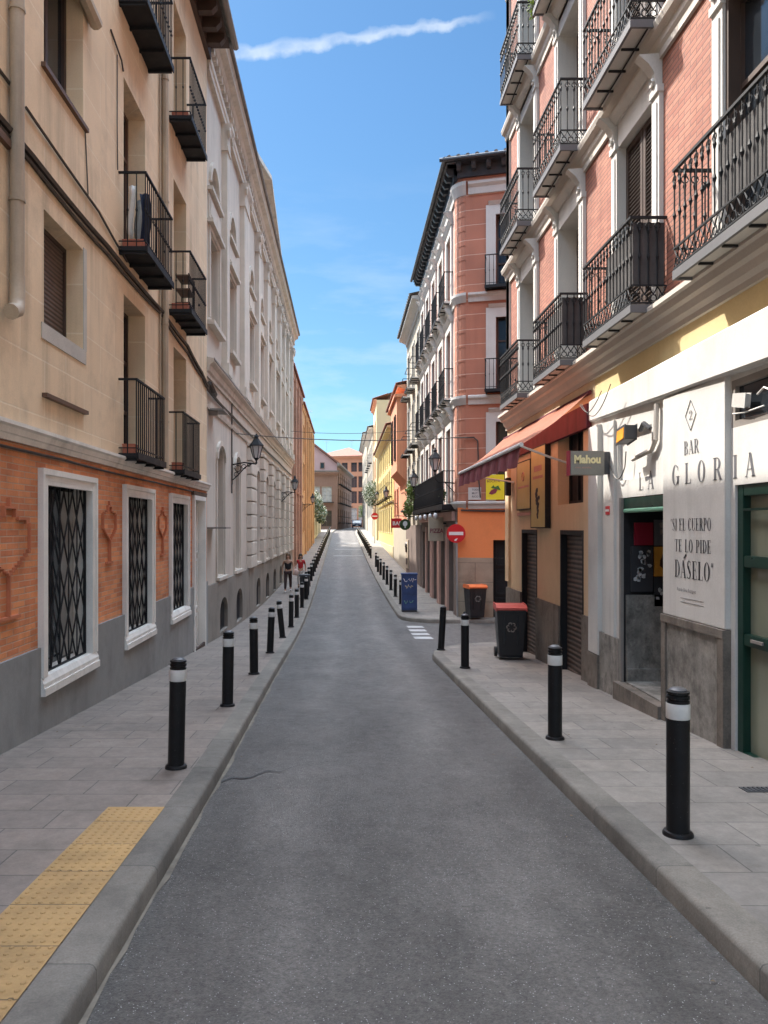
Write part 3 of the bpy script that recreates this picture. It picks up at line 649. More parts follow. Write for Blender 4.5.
GL = {
 'I': (.22, _stem(.06)), 'L': (.42, _stem(.06)+_bar(.10, .40, 0, t_)+_bar(.375, .405, 0, .22)),
 'E': (.44, _stem(.06)+_bar(.1, .40, 0, t_)+_bar(.1, .38, 1-t_, 1)+_bar(.12, .30, .5, .5+t_)+_bar(.385, .41, 0, .22)+_bar(.36, .385, .8, 1)+_bar(.285, .31, .42, .62)),
 'T': (.46, _bar(.18, .18+T_)+_ser(.18, .18+T_, 0)+_bar(.02, .44, 1-t_, 1)+_bar(.02, .045, .8, 1)+_bar(.415, .44, .8, 1)),
 'P': (.43, _stem(.06)+_bar(.12, .24, 1-t_, 1)+_bar(.12, .24, .44, .44+t_)+_arc(.22, .72, .19, .28, -90, 90)),
 'R': (.47, _stem(.06)+_bar(.12, .24, 1-t_, 1)+_bar(.12, .24, .46, .46+t_)+_arc(.22, .73, .18, .27, -90, 90)+_dia(.36, 0, .20, .47, T_)+_bar(.34, .50, 0, t_)),
 'B': (.45, _stem(.06)+_bar(.12, .24, 1-t_, 1)+_bar(.12, .24, .51, .51+t_)+_bar(.12, .24, 0, t_)+_arc(.22, .77, .17, .23, -90, 90)+_arc(.22, .27, .20, .27, -90, 90)),
 'D': (.48, _stem(.06)+_bar(.12, .22, 1-t_, 1)+_bar(.12, .22, 0, t_)+_arc(.20, .5, .26, .5, -90, 90)),
 'O': (.50, _arc(.25, .5, .225, .515, 0, 360, n=26)),
 'C': (.46, _arc(.25, .5, .225, .515, 48, 312, n=22)+_bar(.385, .41, .72, .95)+_bar(.385, .41, .06, .26)),
 'G': (.52, _arc(.25, .5, .225, .515, 48, 318, n=22)+_bar(.385, .41, .72, .95)+_bar(.35, .35+T_, .05, .42)+_bar(.29, .51, .40, .40+t_)),
 'U': (.50, _bar(.06, .06+T_, .22, 1)+_ser(.06, .06+T_, 1)+_bar(.40, .40+t_, .22, 1)+_ser(.40, .40+t_, 1)+_arc(.246, .24, .186, .255, 180, 360, tk=.07)),
 'A': (.50, _dia(.05, 0, .22, 1, t_)+_dia(.36, 0, .19, 1, T_)+_bar(.12, .36, .30, .30+t_)+_bar(0, .13, 0, t_)+_bar(.31, .51, 0, t_)),
 '2': (.46, _arc(.22, .74, .18, .27, -20, 190)+_dia(.05, .03, .31, .66, .08)+_bar(.04, .42, 0, .07)+_bar(.39, .42, 0, .2)),
 'S': (.42, _arc(.215, .745, .155, .27, 40, 262, tk=.075)+_arc(.195, .255, .175, .27, -140, 82, tk=.085)+_bar(.325, .35, .76, .97)+_bar(.03, .055, .04, .26)+[[(.10, .66), (.19, .74), (.34, .34), (.25, .26)]]),
 '"': (.20, _dia(.03, .78, .07, 1.0, .045)+_dia(.12, .78, .16, 1.0, .045)),
 "'": (.0, _dia(-.28, 1.06, -.22, 1.2, .05)), ' ': (.26, []),
}
def letters(s, fr, u, z, h, total, w0=.004):
    """set the words s from u over a given total width, base line z, height h; slanting base via callable z"""
    adv = sum(GL[c][0] for c in s); k = total/(adv+.05*(len(s)-1)); m = MB(); x = 0
    for c in s:
        wd, P = GL[c]
        for q in P: m.add([fr(u+(x+a)*k, w0, z+b*h) for a, b in q], [tuple(range(len(q)))])
        x += wd+.05
    return m
def letters_sp(s, fr, u, z, h, total, cw, w0=.004):
    """widely spaced capitals: each glyph k wide, evenly distributed"""
    adv = sum(GL[c][0] for c in s)*cw; gap = (total-adv)/(len(s)-1); m = MB(); x = 0
    for c in s:
        wd, P = GL[c]
        for q in P: m.add([fr(u+x+a*cw, w0, z+b*h) for a, b in q], [tuple(range(len(q)))])
        x += wd*cw+gap
    return m
# ================================================================== LEFT SIDE
ZB = -1.7
# ---- beige apartment block over an orange brick ground floor
f = frL(-3.0); U1 = 16.5
A = thing('apartment_building', (-3, 9, gz(9)), 'beige rendered apartment block over an orange brick ground floor with white barred windows', 'building')
winA = [(7.58, 8.92), (10.40, 11.68), (13.10, 14.32)]
lower = [(a-.15, b+.15, .09, 2.26) for a, b in winA]+[(14.98, 16.12, -1.2, 2.28)]
upper = [(7.57, 8.70, 3.73, 4.87, 0, .24), (7.57, 8.70, 6.30, 7.75, 0, .24), (7.57, 8.7, 9.4, 10.9, 0, .24)]
doorsA = []
for (a, b) in ((10.3, 11.4), (13.3, 14.35)):
    for za, zb in ((2.66, 4.86), (5.42, 7.8), (8.68, 10.95)):
        upper.append((a, b, za, zb, 0, .30)); doorsA.append((a, b, za, zb))
m = MB(); wall(m, f, -4, U1, 2.6, 12.1, upper); shell(m, f, -4, U1, 9, ZB, 12.1); m.build('wall', stucco, A)
m = MB(); wall(m, f, -4, U1, .5, 2.62, lower+[(14.98, 16.12, .4, 2.28)], w=-.004, rev=False); m.build('brick_wall', orange_brick, A)
m = MB()
wall(m, f, -4, U1, ZB, .52, lower, w=.03)
for ua, ub in ((-4, 7.43), (9.07, 10.25), (11.83, 12.95), (14.47, 14.98), (16.12, U1)): m.quad(f(ua, .03, .52), f(ub, .03, .52), f(ub, -.01, .52), f(ua, -.01, .52))
m.build('plinth', plinth_grey, A)
m = MB(); m.prof(f, [(0, 2.47), (.03, 2.47), (.045, 2.52), (.06, 2.53), (.075, 2.58), (.10, 2.60), (.10, 2.635), (0, 2.65)], -4, U1+.03); m.build('string_course', old_trim, A)
for k, (a, b) in enumerate(winA):      # the white surrounds with their lattices
    s = MB(); z0, z1 = .12, 2.28
    for t, w1 in ((.0, .055), (.055, .04)):
        s.box(f, a-.15+t, a-.15+.055+t+(.04 if t else 0), -.02, w1, z0+.1, z1-t); s.box(f, b+.15-t-.055-(.04 if t else 0), b+.15-t, -.02, w1, z0+.1, z1-t)
        s.box(f, a-.1, b+.1, -.02, w1-.001, z1-t-.06, z1-t)
    s.box(f, a-.06, b+.06, -.02, .036, z1-.16, z1-.11)
    s.prof(f, [(-.2, .22), (.03, .22), (.06, .16), (.06, .115), (.075, .115), (.075, .04), (-.2, .04)], a-.16, b+.16)
    s.box(f, a-.06, a-.002, -.2, -.02, z0, z1); s.box(f, b+.002, b+.06, -.2, -.02, z0, z1); s.box(f, a-.002, b+.002, -.2, -.02, z1-.13, z1-.005)
    o = s.build('window', white_trim, A)
    g = MB(); g.box(f, a, b, -.2, -.19, .22, 2.15); g.build('pane', glass, o)
    g = MB(); g.box(f, a+.02, a+(b-a)*.38, -.186, -.18, .25, 2.1); g.box(f, b-(b-a)*.3, b-.02, -.186, -.18, .25, 2.1); g.build('curtain', glass_l, o)
    g = MB(); n = 5; dw = (b-a-.04)/n; dz = 1.88/7.0; zz0 = .235; zt = 2.13
    for i in range(-8, n+8):
        for sg in (1, -1):
            # diagonal bar clipped to the opening
            P = []; 
            for tt in range(0, 29):
                z = zz0+(zt-zz0)*tt/28; u = a+.02+dw*i+sg*dw*.5*(z-zz0)/dz
                if a+.015 <= u <= b-.015: P.append(f(u, -.045 if sg > 0 else -.058, z))
            if len(P) > 1: g.tube([P[0], P[-1]], .0095, 4)
    for i in range(n+1): g.box(f, a+.02+dw*i-.006, a+.02+dw*i+.006, -.053, -.041, zz0-.02, zt)
    ringbox(g, f, a+.002, b-.002, zz0-.02, zt+.02, .022, -.066, -.036); g.build('grille', iron, o)
# white entrance door
m = MB(); ringbox(m, f, 14.93, 16.17, -1.2, 2.33, .085, -.02, .05, bottom=False); m.box(f, 14.94, 15.02, -.262, .036, -1.2, 2.3); m.box(f, 16.08, 16.16, -.262, .036, -1.2, 2.3); m.box(f, 15.02, 16.08, -.22, .034, 2.24, 2.3); o = m.build('door_frame', white_trim, A)
panel_door(A, f, 15.02, 16.08, -1.2, 2.24, .14, white_trim, leaves=2)
m = MB(); m.box(f, 14.85, 16.25, -.1, .05, 2.335, 2.41); m.box(f, 14.9, 16.2, .0, .04, gz(15.5)+.08, gz(15.5)+.17); m.build('lintel', wood_dk, A)
# raised brick ornaments, stepped chalices
cnt_ = [0]
def ornament(uc, z0, z1, hw):
    m = MB(); P = [(.0, 1), (-.0, .93), (.25, .93), (.25, .86), (1, .80), (1, .58), (.72, .52), (.45, .46), (.2, .42), (0, .38), (0, .04), (.45, .03)]
    def seg(p, q):
        cnt_[0] += 1; e = .0011*(cnt_[0] % 11)
        if abs(p[0]-q[0]) < 1e-6 or abs(p[1]-q[1])*(z1-z0) < .012:
            m.box(f, uc+min(p[0], q[0])*hw-.009-e*.3, uc+max(p[0], q[0])*hw+.009+e*.3, -.008, .024+e, z0+min(p[1], q[1])*(z1-z0)-.009, z0+max(p[1], q[1])*(z1-z0)+.009+e*.2); return
        n = max(2, int(round(abs(p[1]-q[1])*(z1-z0)/.03))); lo, hi = (p, q) if p[1] < q[1] else (q, p); r_, l_ = [], []
        for i in range(n):
            u = uc+(lo[0]+(hi[0]-lo[0])*(i+.5)/n)*hw; za, zb = [z0+(lo[1]+(hi[1]-lo[1])*k/n)*(z1-z0) for k in (i, i+1)]
            r_ += [(u+.016, za), (u+.016, zb)]; l_ += [(u-.016, za), (u-.016, zb)]
        m.prism(f, r_+l_[::-1], -.008, .027+e)
    for sg in (1, -1):
        Q = [(x*sg, y) for x, y in P]
        for p, q in zip(Q, Q[1:]):
            if not (sg == -1 and p[0] == q[0] == 0): seg(p, q)
    m.build('brick_ornament', shaded_brick, A)
ornament(9.64, 1.22, 2.02, .26); ornament(12.45, 1.22, 2.02, .26); ornament(6.75, .85, 1.95, .45)
# recessed windows of the first bay
for k, (za, zb) in enumerate(((3.73, 4.87), (6.30, 7.75), (9.4, 10.9))):
    if k == 0:
        m = MB(); m.box(f, 7.57, 8.70, -.245, -.215, za, zb); o = m.build('window', shut_br, A); tag(o, 'closed brown slatted shutter in a deep plaster recess')
        m = MB(); ringbox(m, f, 7.57, 8.70, za, zb, .045, -.214, -.19); m.build('frame', wood_dk, o)
        m = MB(); m.box(f, 7.50, 8.78, .001, .012, za-.16, za-.002); m.box(f, 8.70, 8.80, .001, .011, za-.002, zb+.03); m.build('plaster_patch', plaster, A)
        m = MB(); m.box(f, 7.52, 8.74, .0, .055, 2.99, 3.03); m.build('sill', wood_br, A)
    else:
        window(A, f, 7.57, 8.70, za, zb, .24, wood_dk, mull=1, trans=0)
        m = MB(); m.box(f, 7.50, 8.78, -.05, .045, za-.05, za-.003); m.build('sill', wood_br, A)
m = MB(); m.tube([f(8.05, .06, 7.72), f(8.9, .09, 7.58)], .075, 8); m.tube([f(8.05, .0, 7.8), f(8.9, .03, 7.66)], .05, 6); m.build('rolled_blind', pipe_m, A)
for i, (a, b, za, zb) in enumerate(doorsA):
    if i % 2 == 0: window(A, f, a, b, za, zb, .3, wood_dk, mull=1, trans=2)
    else: window(A, f, a, b, za, zb, .3, wood_br, mull=1, trans=1)
for (a, b, col) in ((10.06, 11.62, 0), (12.95, 14.42, 1)):
    for k, zf in enumerate((2.68, 5.42, 8.72)):
        balcony(A, f, a, b, zf, .25 if k == 0 else .37, h=.98, orn=0 if k == 0 else 1, sp=.105)
# eave
m = MB(); m.box(f, -4, U1+.02, .0, .50, 12.1, 12.14); m.box(f, -4, U1+.02, .0, .09, 11.86, 12.1); rafters(m, f, -4, U1, .46, 12.098, step=.5, hh=.2, ww=.15); m.build('eave', wood_dk, A)
m = MB(); tiles(m, f, -4, U1+.05, .58, 12.2, dep=4, rise=1.4); m.build('roof', tile_m, A)
m = MB(); m.tube([f(-4, .62, 12.14), f(U1+.05, .62, 12.14)], .07, 8); m.build('gutter', pipe_g, A)
# pipes and cable runs
m = MB(); m.tube([f(6.78, .075, 12.1), f(6.78, .075, 3.86)], .062, 10, caps=False); m.tube([f(6.78, .075, 3.95), f(6.78, .075, 3.72), f(6.72, .095, 3.62), f(6.6, .10, 3.57)], [.066, .068, .07, .07], 10)
for z in (4.6, 6.3, 8.2): m.tube([f(6.78, .075, z), f(6.78, .075, z+.03)], .072, 10)
o = m.build('drainpipe', pipe_m, A, smooth=True)
m = MB(); m.tube([f(12.42, .06, 12.1), f(12.42, .06, 2.66)], .055, 8); m.tube([f(12.22, .03, 12.1), f(12.22, .03, 2.66)], .018, 5)
for z in (3.4, 5.0, 7, 9): m.tube([f(12.42, .06, z), f(12.42, .06, z+.03)], .065, 8)
m.build('drainpipe', pipe_m, A, smooth=True)
def cable(par, fr, pts, r, name='cable', sag=.0, mat=None):
    m = MB(); P = []
    for (a, b) in zip(pts, pts[1:]):
        n = 8
        for i in range(n): t = i/n; P.append(fr(a[0]+(b[0]-a[0])*t, a[1]+(b[1]-a[1])*t, a[2]+(b[2]-a[2])*t-4*sag*t*(1-t)))
    P.append(fr(*pts[-1])); m.tube(P, r, 5); return m.build(name, mat or cable_m, par)
cable_m = cable if False else MATS['old_black_cable']
cable(A, f, [(-4, .035, 5.25), (7.2, .035, 5.22), (9.5, .035, 5.21), (12.3, .035, 5.20), (14.3, .03, 5.12), (15.7, .035, 4.9), (16.48, .04, 4.75)], .032, sag=.02)
cable(A, f, [(-4, .02, 5.19), (7.2, .02, 5.16), (9.5, .025, 5.12), (12.3, .025, 5.15), (14.4, .02, 5.0), (15.9, .02, 4.82), (16.48, .03, 4.7)], .022, sag=.03)
cable(A, f, [(7.1, .02, 5.62), (9.2, .02, 5.52), (10.4, .02, 5.33)], .014, sag=.01)
cable(A, f, [(-4, .02, 5.72), (6.9, .02, 5.64)], .016)
cable(A, f, [(-4, .02, 2.42), (8, .02, 2.41), (12, .02, 2.40), (16.4, .02, 2.41)], .014, sag=.012)
cable(A, f, [(8.75, .01, 6.25), (8.8, .01, 5.9), (8.85, .01, 5.55)], .007)
cable(A, f, [(9.98, .01, 7.9), (9.96, .015, 7.0), (10.0, .01, 6.4)], .007)
cable(A, f, [(9.7, .01, 8.05), (10.1, .03, 7.9), (10.25, .01, 7.85)], .012)
m = MB(); m.box(f, 5.9, 6.75, .0, .05, 5.05, 5.12); m.build('string_course', wood_br, A)

# ---- grey church-like building
f = frL(-3.05); V0, V1 = 16.52, 43.3
B = thing('grey_classical_building', (-3.05, 30, gz(30)), 'long pale grey building with pilasters, arched windows and a pediment against the sky', 'building')
low_w = [(18.1, 19.1), (20.95, 21.95), (25.9, 26.8), (28.9, 29.8), (31.9, 32.8), (34.9, 35.8), (37.9, 38.8), (40.8, 41.6)]
bas = [(18.2, 19.4), (20.95, 22.2), (25.7, 26.9), (28.8, 30.0), (31.8, 33), (34.8, 36), (37.8, 39), (40.7, 41.8)]
up_w = [(17.05, 18.25), (19.85, 21.0), (24.0, 25.1), (27.0, 28.1), (29.9, 31.0), (32.9, 34.0), (35.4, 36.4), (38.0, 39.0), (40.8, 41.7)]
holes = [(a, b, .52, 3.65, (b-a)/2*.6, .22) for a, b in low_w]+[(a, b, 6.45, 8.3, 0, .20) for a, b in up_w]+[(a+.1, b-.1, 9.35, 9.95, .48, .18) for a, b in up_w]
m = MB(); wall(m, f, V0, V1, .38, 12.1, holes); shell(m, f, V0, V1, 12, ZB, 12.1); m.build('wall', grey_stucco, B)
m = MB(); bh = [(a, b, gz(a)+.2, .02-.003*a, .35, .2) for a, b in bas]; wall(m, f, V0, V1, ZB, .40, bh, w=.06); m.quad(f(V0, .06, .40), f(V1, .06, .40), f(V1, -.01, .40), f(V0, -.01, .40)); m.quad(f(V0, .06, ZB), f(V0, 0, ZB), f(V0, 0, .4), f(V0, .06, .4)); m.build('plinth', grey_plinth, B)
for a, b in low_w:
    window(B, f, a, b, .52, 3.65, .22, grey_trim, mull=1, trans=0)
    s = MB(); s.box(f, a-.16, a-.06, 0, .035, .44, 3.34); s.box(f, b+.06, b+.16, 0, .035, .44, 3.34); s.box(f, a-.2, b+.2, 0, .10, .42, .5)
    n = 10; cx = (a+b)/2
    for i in range(n):
        A0, A1 = math.pi*i/n, math.pi*(i+1)/n; r0 = (b-a)/2+.06; r1 = r0+.12
        q = [(cx-r*math.cos(t), 3.32+(r-(b-a)/2*.4)*math.sin(t)) for r, t in ((r0, A0), (r1, A0), (r1, A1), (r0, A1))]
        s.prism(f, q, 0, .06)
    s.build('window_surround', grey_trim, B)
for a, b in bas:
    s = MB(); s.box(f, a-.02, b+.02, -.16, -.13, gz(a)+.15, .05)
    for i in range(7): u = a+.08+(b-a-.16)*i/6; s.box(f, u-.012, u+.012, -.04, -.02, gz(a)+.2, 0)
    s.build('cellar_grille', iron_grey, B)
for a, b in up_w:
    window(B, f, a, b, 6.45, 8.3, .2, grey_trim, mull=1, trans=1); window(B, f, a+.1, b-.1, 9.35, 9.95, .18, grey_trim, mull=1, trans=0)
    s = MB(); ringbox(s, f, a-.14, b+.14, 6.4, 8.44, .10, 0, .05, bottom=False); s.box(f, a-.25, b+.25, 0, .14, 8.46, 8.54); s.box(f, a-.22, b+.22, 0, .16, 6.20, 6.30); s.box(f, a-.2, b+.2, 0, .12, 9.2, 9.28)
    s.box(f, a-.16, b+.16, 0, .04, 8.62, 9.12); s.box(f, a-.05, b+.05, .04, .055, 8.7, 9.04)
    n = 10; cx = (a+b)/2; hw = (b-a)/2-.1
    for i in range(n):
        A0, A1 = math.pi*i/n, math.pi*(i+1)/n
        q = [(cx-(hw+r)*math.cos(t), 9.47+(.48+r)*math.sin(t)) for r, t in ((.03, A0), (.15, A0), (.15, A1), (.03, A1))]
        s.prism(f, q, 0, .06)
    s.build('window_surround', grey_trim, B)
pil = [22.6, 26.0, 28.95, 31.9, 34.6, 37.2, 39.8, 42.6]
for i, u in enumerate(pil+[19.0]):
    hw = .55 if i == 0 else (.30 if i < 8 else .2)
    s = MB(); s.box(f, u-hw, u+hw, 0, .14, 5.75, 11.0); s.box(f, u-hw-.08, u+hw+.08, 0, .2, 5.45, 5.75)
    s.prof(f, [(0, 11.0), (.17, 11.0), (.17, 11.08), (.15, 11.12), (.17, 11.4), (.26, 11.55), (.26, 11.66), (0, 11.66)], u-hw-.05, u+hw+.05)
    for sg in (-1, 1): s.ring(f, u+sg*(hw+.01), .2, 11.45, .09, .045, 8)
    s.build('pilaster', grey_trim, B)
for u, hw in ((24.35, .75), (27.65, .42), (30.75, .42), (33.85, .42), (36.85, .42), (39.8, .42), (42.6, .5)):
    s = MB(); z = .42
    while z < 3.9: s.prof(f, [(0, z), (.13, z), (.15, z+.02), (.15, z+.36), (.13, z+.38), (0, z+.38)], u-hw, u+hw); z += .42
    s.box(f, u-hw-.03, u+hw+.03, 0, .17, z+.02, z+.12); s.build('rusticated_pier', grey_trim, B)
s = MB(); s.prof(f, [(0, 5.0), (.05, 5.0), (.05, 5.08), (.09, 5.12), (.12, 5.24), (.2, 5.30), (.2, 5.37), (0, 5.42)], V0, V1); s.build('string_course', grey_trim, B)
s = MB(); s.box(f, V0, V1, .201, .215, 5.34, 5.385); s.box(f, V0, V1, .0, .03, 5.421, 5.45); s.build('lead_flashing', pipe_g, B)
s = MB(); s.prof(f, [(0, 4.32), (.04, 4.32), (.06, 4.4), (0, 4.42)], V0, V1); s.build('string_course', grey_trim, B)
s = MB(); s.prof(f, [(0, 11.66), (.10, 11.66), (.10, 11.8), (.13, 11.82), (.13, 11.96), (.08, 12.0), (.08, 12.18), (.2, 12.25), (.24, 12.36), (.38, 12.40), (.38, 12.5), (.42, 12.6), (0, 12.66)], V0, V1)
u = V0+.05
while u < V1: s.box(f, u, u+.16, .081, .19, 12.05, 12.19); u += .36
s.build('cornice', grey_trim, B)
s = MB(); s.add([f(V0, .44, 12.62), f(V1, .44, 12.62), f(V1, -6, 13.6), f(V0, -6, 13.6)], [(0, 1, 2, 3)]); s.tube([f(V0, .45, 12.63), f(V1, .45, 12.63)], .05, 6); s.build('roof', tile_m, B)
s = MB(); pa, pb, pc, zp, za = 22.4, 32.2, 27.3, 12.66, 14.15
s.prism(f, [(pa, zp), (pb, zp), (pc, za)], .0, .12)
for (a, za_, b, zb_) in ((pa-.1, zp, pc, za), (pc, za, pb+.1, zp)):
    s.add([f(a, w_, za_+h) for w_, h in ((0, .02), (.42, .02), (.42, .16), (.36, .24), (0, .24))]+[f(b, w_, zb_+h) for w_, h in ((0, .02), (.42, .02), (.42, .16), (.36, .24), (0, .24))], [(0, 1, 6, 5), (1, 2, 7, 6), (2, 3, 8, 7), (3, 4, 9, 8), (0, 1, 2, 3, 4), (5, 6, 7, 8, 9)])
s.ring(f, pc, .14, 13.15, .3, .06, 12); s.build('pediment', grey_trim, B)
cable(B, f, [(16.55, .05, 4.72), (20, .05, 4.66), (26, .05, 4.65), (34, .05, 4.64), (43, .05, 4.62)], .035, sag=.03)
cable(B, f, [(16.6, .09, 4.85), (16.9, .12, 4.72), (17.3, .09, 4.7)], .06)
cable(B, f, [(20.3, .03, 5.0), (20.3, .03, 4.0), (20.3, .03, 2.6)], .02)
m = MB(); m.box(f, 16.9, 17.6, 0, .35, 4.30, 4.34); m.box(f, 17.0, 17.05, 0, .2, 4.2, 4.3); m.build('hood', pipe_g, B)
m = MB(); m.box(f, 16.8, 17.5, .0, .42, 1.66, 1.70); m.build('ledge', pipe_g, B)

# ---- two tall brick and ochre buildings, low cream one
def slot_building(name, X, u0, u1, ztop, dep, label, wm, tm, cols, floors, ww, wm2=None, strips=(), cor=.3, eave=.25, roof=tile_r, plinth=None, balk=(), arch=0, group=None, right=False, pane=None, sur=.09, shutter=None, cat='building', balorn=-1, corz=None):
    f = frR(X) if right else frL(X)
    B_ = thing(name, (X, (u0+u1)/2, gz((u0+u1)/2)), label, cat, group)
    H = [(c-ww/2, c+ww/2, za, zb, arch, .2) for c in cols for za, zb in floors]
    m = MB(); wall(m, f, u0, u1, ZB, ztop, H); shell(m, f, u0, u1, dep, ZB, ztop); m.build('wall', wm, B_)
    for c in cols:
        for k, (za, zb) in enumerate(floors):
            if 1: wn_ = window(B_, f, c-ww/2, c+ww/2, za, zb, .2, wm2 or wood_dk, pane=pane, mull=1, trans=1)
            s = MB(); ringbox(s, f, c-ww/2-sur, c+ww/2+sur, za-sur, zb+sur, sur-.003, 0, .04); s.build('surround', tm, wn_)
    for k, (za, zb) in enumerate(floors):
        if k in balk:
            for c in cols: balcony(B_, f, c-ww/2-.2, c+ww/2+.2, za-.0, .4, h=.95, orn=balorn, slabmat=tm, sp=.14)
    for a, b, w1 in strips:
        s = MB(); s.box(f, a, b, 0, w1, ZB, ztop-.02); s.build('pilaster', tm, B_)
    s = MB(); s.prof(f, [(0, ztop-.35), (.05, ztop-.35), (.08, ztop-.2), (cor*.6, ztop-.1), (cor, ztop-.05), (cor, ztop+.05), (0, ztop+.1)], u0, u1); s.build('cornice', tm, B_)
    s = MB(); tiles(s, f, u0, u1, cor+.08, ztop+.16, dep=dep*.5, rise=1.1, step=.4); s.build('roof', roof, B_)
    if plinth:
        s = MB(); s.box(f, u0, u1, 0, .05, ZB, plinth[1]); s.build('plinth', plinth[0], B_)
    for z in (corz or ()):
        s = MB(); s.prof(f, [(0, z), (.08, z+.02), (.12, z+.12), (0, z+.15)], u0, u1); s.build('string_course', tm, B_)
    return B_, f
C1, f = slot_building('brick_building', -3.1, 43.4, 55.0, 10.9, 9, 'tall weathered red brick building beyond the grey classical building', brickL, brickL, [45.2, 48.1, 51, 53.8], [(1.2, 3.2), (4.3, 6.3), (7.4, 9.4)], 1.1, strips=((46.4, 46.9, .12), (49.4, 49.8, .12), (52.2, 52.6, .12)), roof=tile_r, cor=.10, corz=(3.8,))
C2, f = slot_building('ochre_building', -3.1, 55.05, 73.6, 10.6, 9, 'ochre orange building with flat pilasters at the end of the left row', orangeL, orangeL, [57, 60.5, 64, 67.5, 71], [(1.4, 3.4), (4.4, 6.4), (7.3, 9.2)], 1.1, strips=((58.5, 59.1, .14), (62, 62.6, .14), (65.5, 66.1, .14), (69, 69.6, .14), (72.9, 73.5, .14)), roof=tile_r, cor=.08)
C3, f = slot_building('low_house', -3.3, 73.7, 104, 4.4, 7, 'low cream house under white blossom beyond the ochre building', lowyel, cream_w, [78, 83, 88, 93, 98], [(.9, 2.5)], 1.2, roof=tile_r, cor=.2)
# ---- the mauve brown block where the street bends, with the pink gable above
def dirframe(p, q):
    d = Vector((q[0]-p[0], q[1]-p[1])); Ln = d.length; d /= Ln; n = Vector((d.y, -d.x)); return frD(p, d, n), Ln
def faced_building(name, label, p_left, p_right, ztop, dep, wm, tm, cols, floors, ww, roof=tile_r, gable=0, side=None, balk=(), plinth=None, zc=.25, pyr=0):
    """front between two ground points seen from the camera side"""
    f, Ln = dirframe(p_left, p_right)
    B_ = thing(name, (p_left[0], p_left[1], gz(p_left[1])), label, 'building')
    m = MB(); H = [(c*Ln-ww/2, c*Ln+ww/2, za, zb, 0, .2) for c in cols for za, zb in floors]
    wall(m, f, 0, Ln, ZB, ztop, H); shell(m, f, 0, Ln, dep, ZB, ztop); m.build('wall', wm, B_)
    for c in cols:
        for k, (za, zb) in enumerate(floors):
            window(B_, f, c*Ln-ww/2, c*Ln+ww/2, za, zb, .2, cream_w if k in balk else wood_dk, pane=glass_l if k in balk else glass)
            if k in balk: balcony(B_, f, c*Ln-ww/2-.3, c*Ln+ww/2+.3, za, .5, h=1.0, orn=-1, slabmat=tm, sp=.15)
    s = MB(); s.prof(f, [(0, ztop-.6), (.1, ztop-.6), (zc, ztop-.3), (zc+.15, ztop-.25), (zc+.15, ztop), (0, ztop+.02)], -.2, Ln+.2); s.build('cornice', tm, B_)
    s = MB()
    if pyr: 
        c = f(Ln/2, -dep/2, ztop+pyr); e = [f(-.5, .5, ztop+.02), f(Ln+.5, .5, ztop+.02), f(Ln+.5, -dep, ztop+.02), f(-.5, -dep, ztop+.02)]
        for i in range(4): s.quad(e[i], e[(i+1) % 4], c)
    else: s.box(f, -.3, Ln+.3, -dep, zc+.2, ztop+.03, ztop+.2)
    s.build('roof', roof, B_)
    return B_, f, Ln
D1, f, Ln = faced_building('mauve_corner_block', 'mauve brown three storey corner block at the bend of the street', (-9, 119.5), (-1.25, 120), 10.4, 14, brownb, brownb, [.55, .79], [(1.8, 4.3), (5.6, 8.1)], 1.6, balk=(1,), roof=tile_m)
# street side of that block
g, Lg = dirframe((-1.25, 120.01), (1.3, 151)); 
s = MB(); H = [(c, c+1.4, za, zb, 0, .2) for c in (2, 6, 10, 14, 18, 22, 26) for za, zb in ((2.4, 4.6), (5.6, 7.9), (8.6, 10.6))]
wall(s, g, 0, Lg, ZB, 11.6, H); s.build('wall', brownb, D1)
for h in H: window(D1, g, h[0], h[1], h[2], h[3], .2, wood_dk, mull=1, trans=0)
for h in H[::1]:
    if h[2] < 9: balcony(D1, g, h[0]-.3, h[1]+.3, h[2], .5, h=1, orn=-1, sp=.2)
s = MB(); s.prof(g, [(0, 11.3), (.5, 11.5), (.5, 11.8), (0, 11.9)], 0, Lg); s.build('cornice', tile_m, D1)
D2 = thing('pink_gabled_house', (-6, 134, gz(134)), 'pale pink gable with sloping red roof rising behind the mauve block', 'building')
f = ID
s = MB(); s.prism(f, [(-14, ZB), (-1.0, ZB), (-1.0, 12.6), (-6.2, 16.6), (-14, 17.5)], 134.2, 144); s.build('wall', pinkb, D2)
s = MB()
for (a, za, b, zb) in ((-.6, 12.4, -6.2, 16.7), (-6.2, 16.7, -14.2, 17.6)):
    s.add([(a, 133.8, za), (b, 133.8, zb), (b, 144, zb), (a, 144, za), (a, 133.8, za+.35), (b, 133.8, zb+.35), (b, 144, zb+.35), (a, 144, za+.35)], [(0, 1, 2, 3), (4, 5, 6, 7), (0, 1, 5, 4), (0, 3, 7, 4)])
s.build('roof', tile_r, D2)
s = MB(); ringbox(s, ID, -4.4, -3.6, 12, 13.1, .12, 134.1, 134.2); o = s.build('window', brownb, D2); s = MB(); s.box(ID, -4.3, -3.7, 134.14, 134.19, 12.1, 13); s.build('pane', glass, o)
D3, f, Ln = faced_building('orange_end_house', 'orange pink apartment house closing the view at the end of the street', (-6.5, 166), (4.6, 163), 17.0, 14, farorange, farorange, [.2, .42, .58, .76, .9], [(3.2, 5.8), (6.8, 9.4), (10.2, 12.6), (13.6, 15.6)], 1.3, balk=(0,), pyr=2.6)
# ================================================================== RIGHT SIDE
f = frR(3.5); Y1 = 16.3
E = thing('brick_apartment_building', (3.5, 9, gz(9)), 'salmon brick apartment building with white door surrounds, iron balconies and a white bar front below', 'building')
cols = [3.72, 6.40, 9.10, 11.78, 14.46]; HW = .55
FL = [4.06, 7.20, 10.2, 13.2]
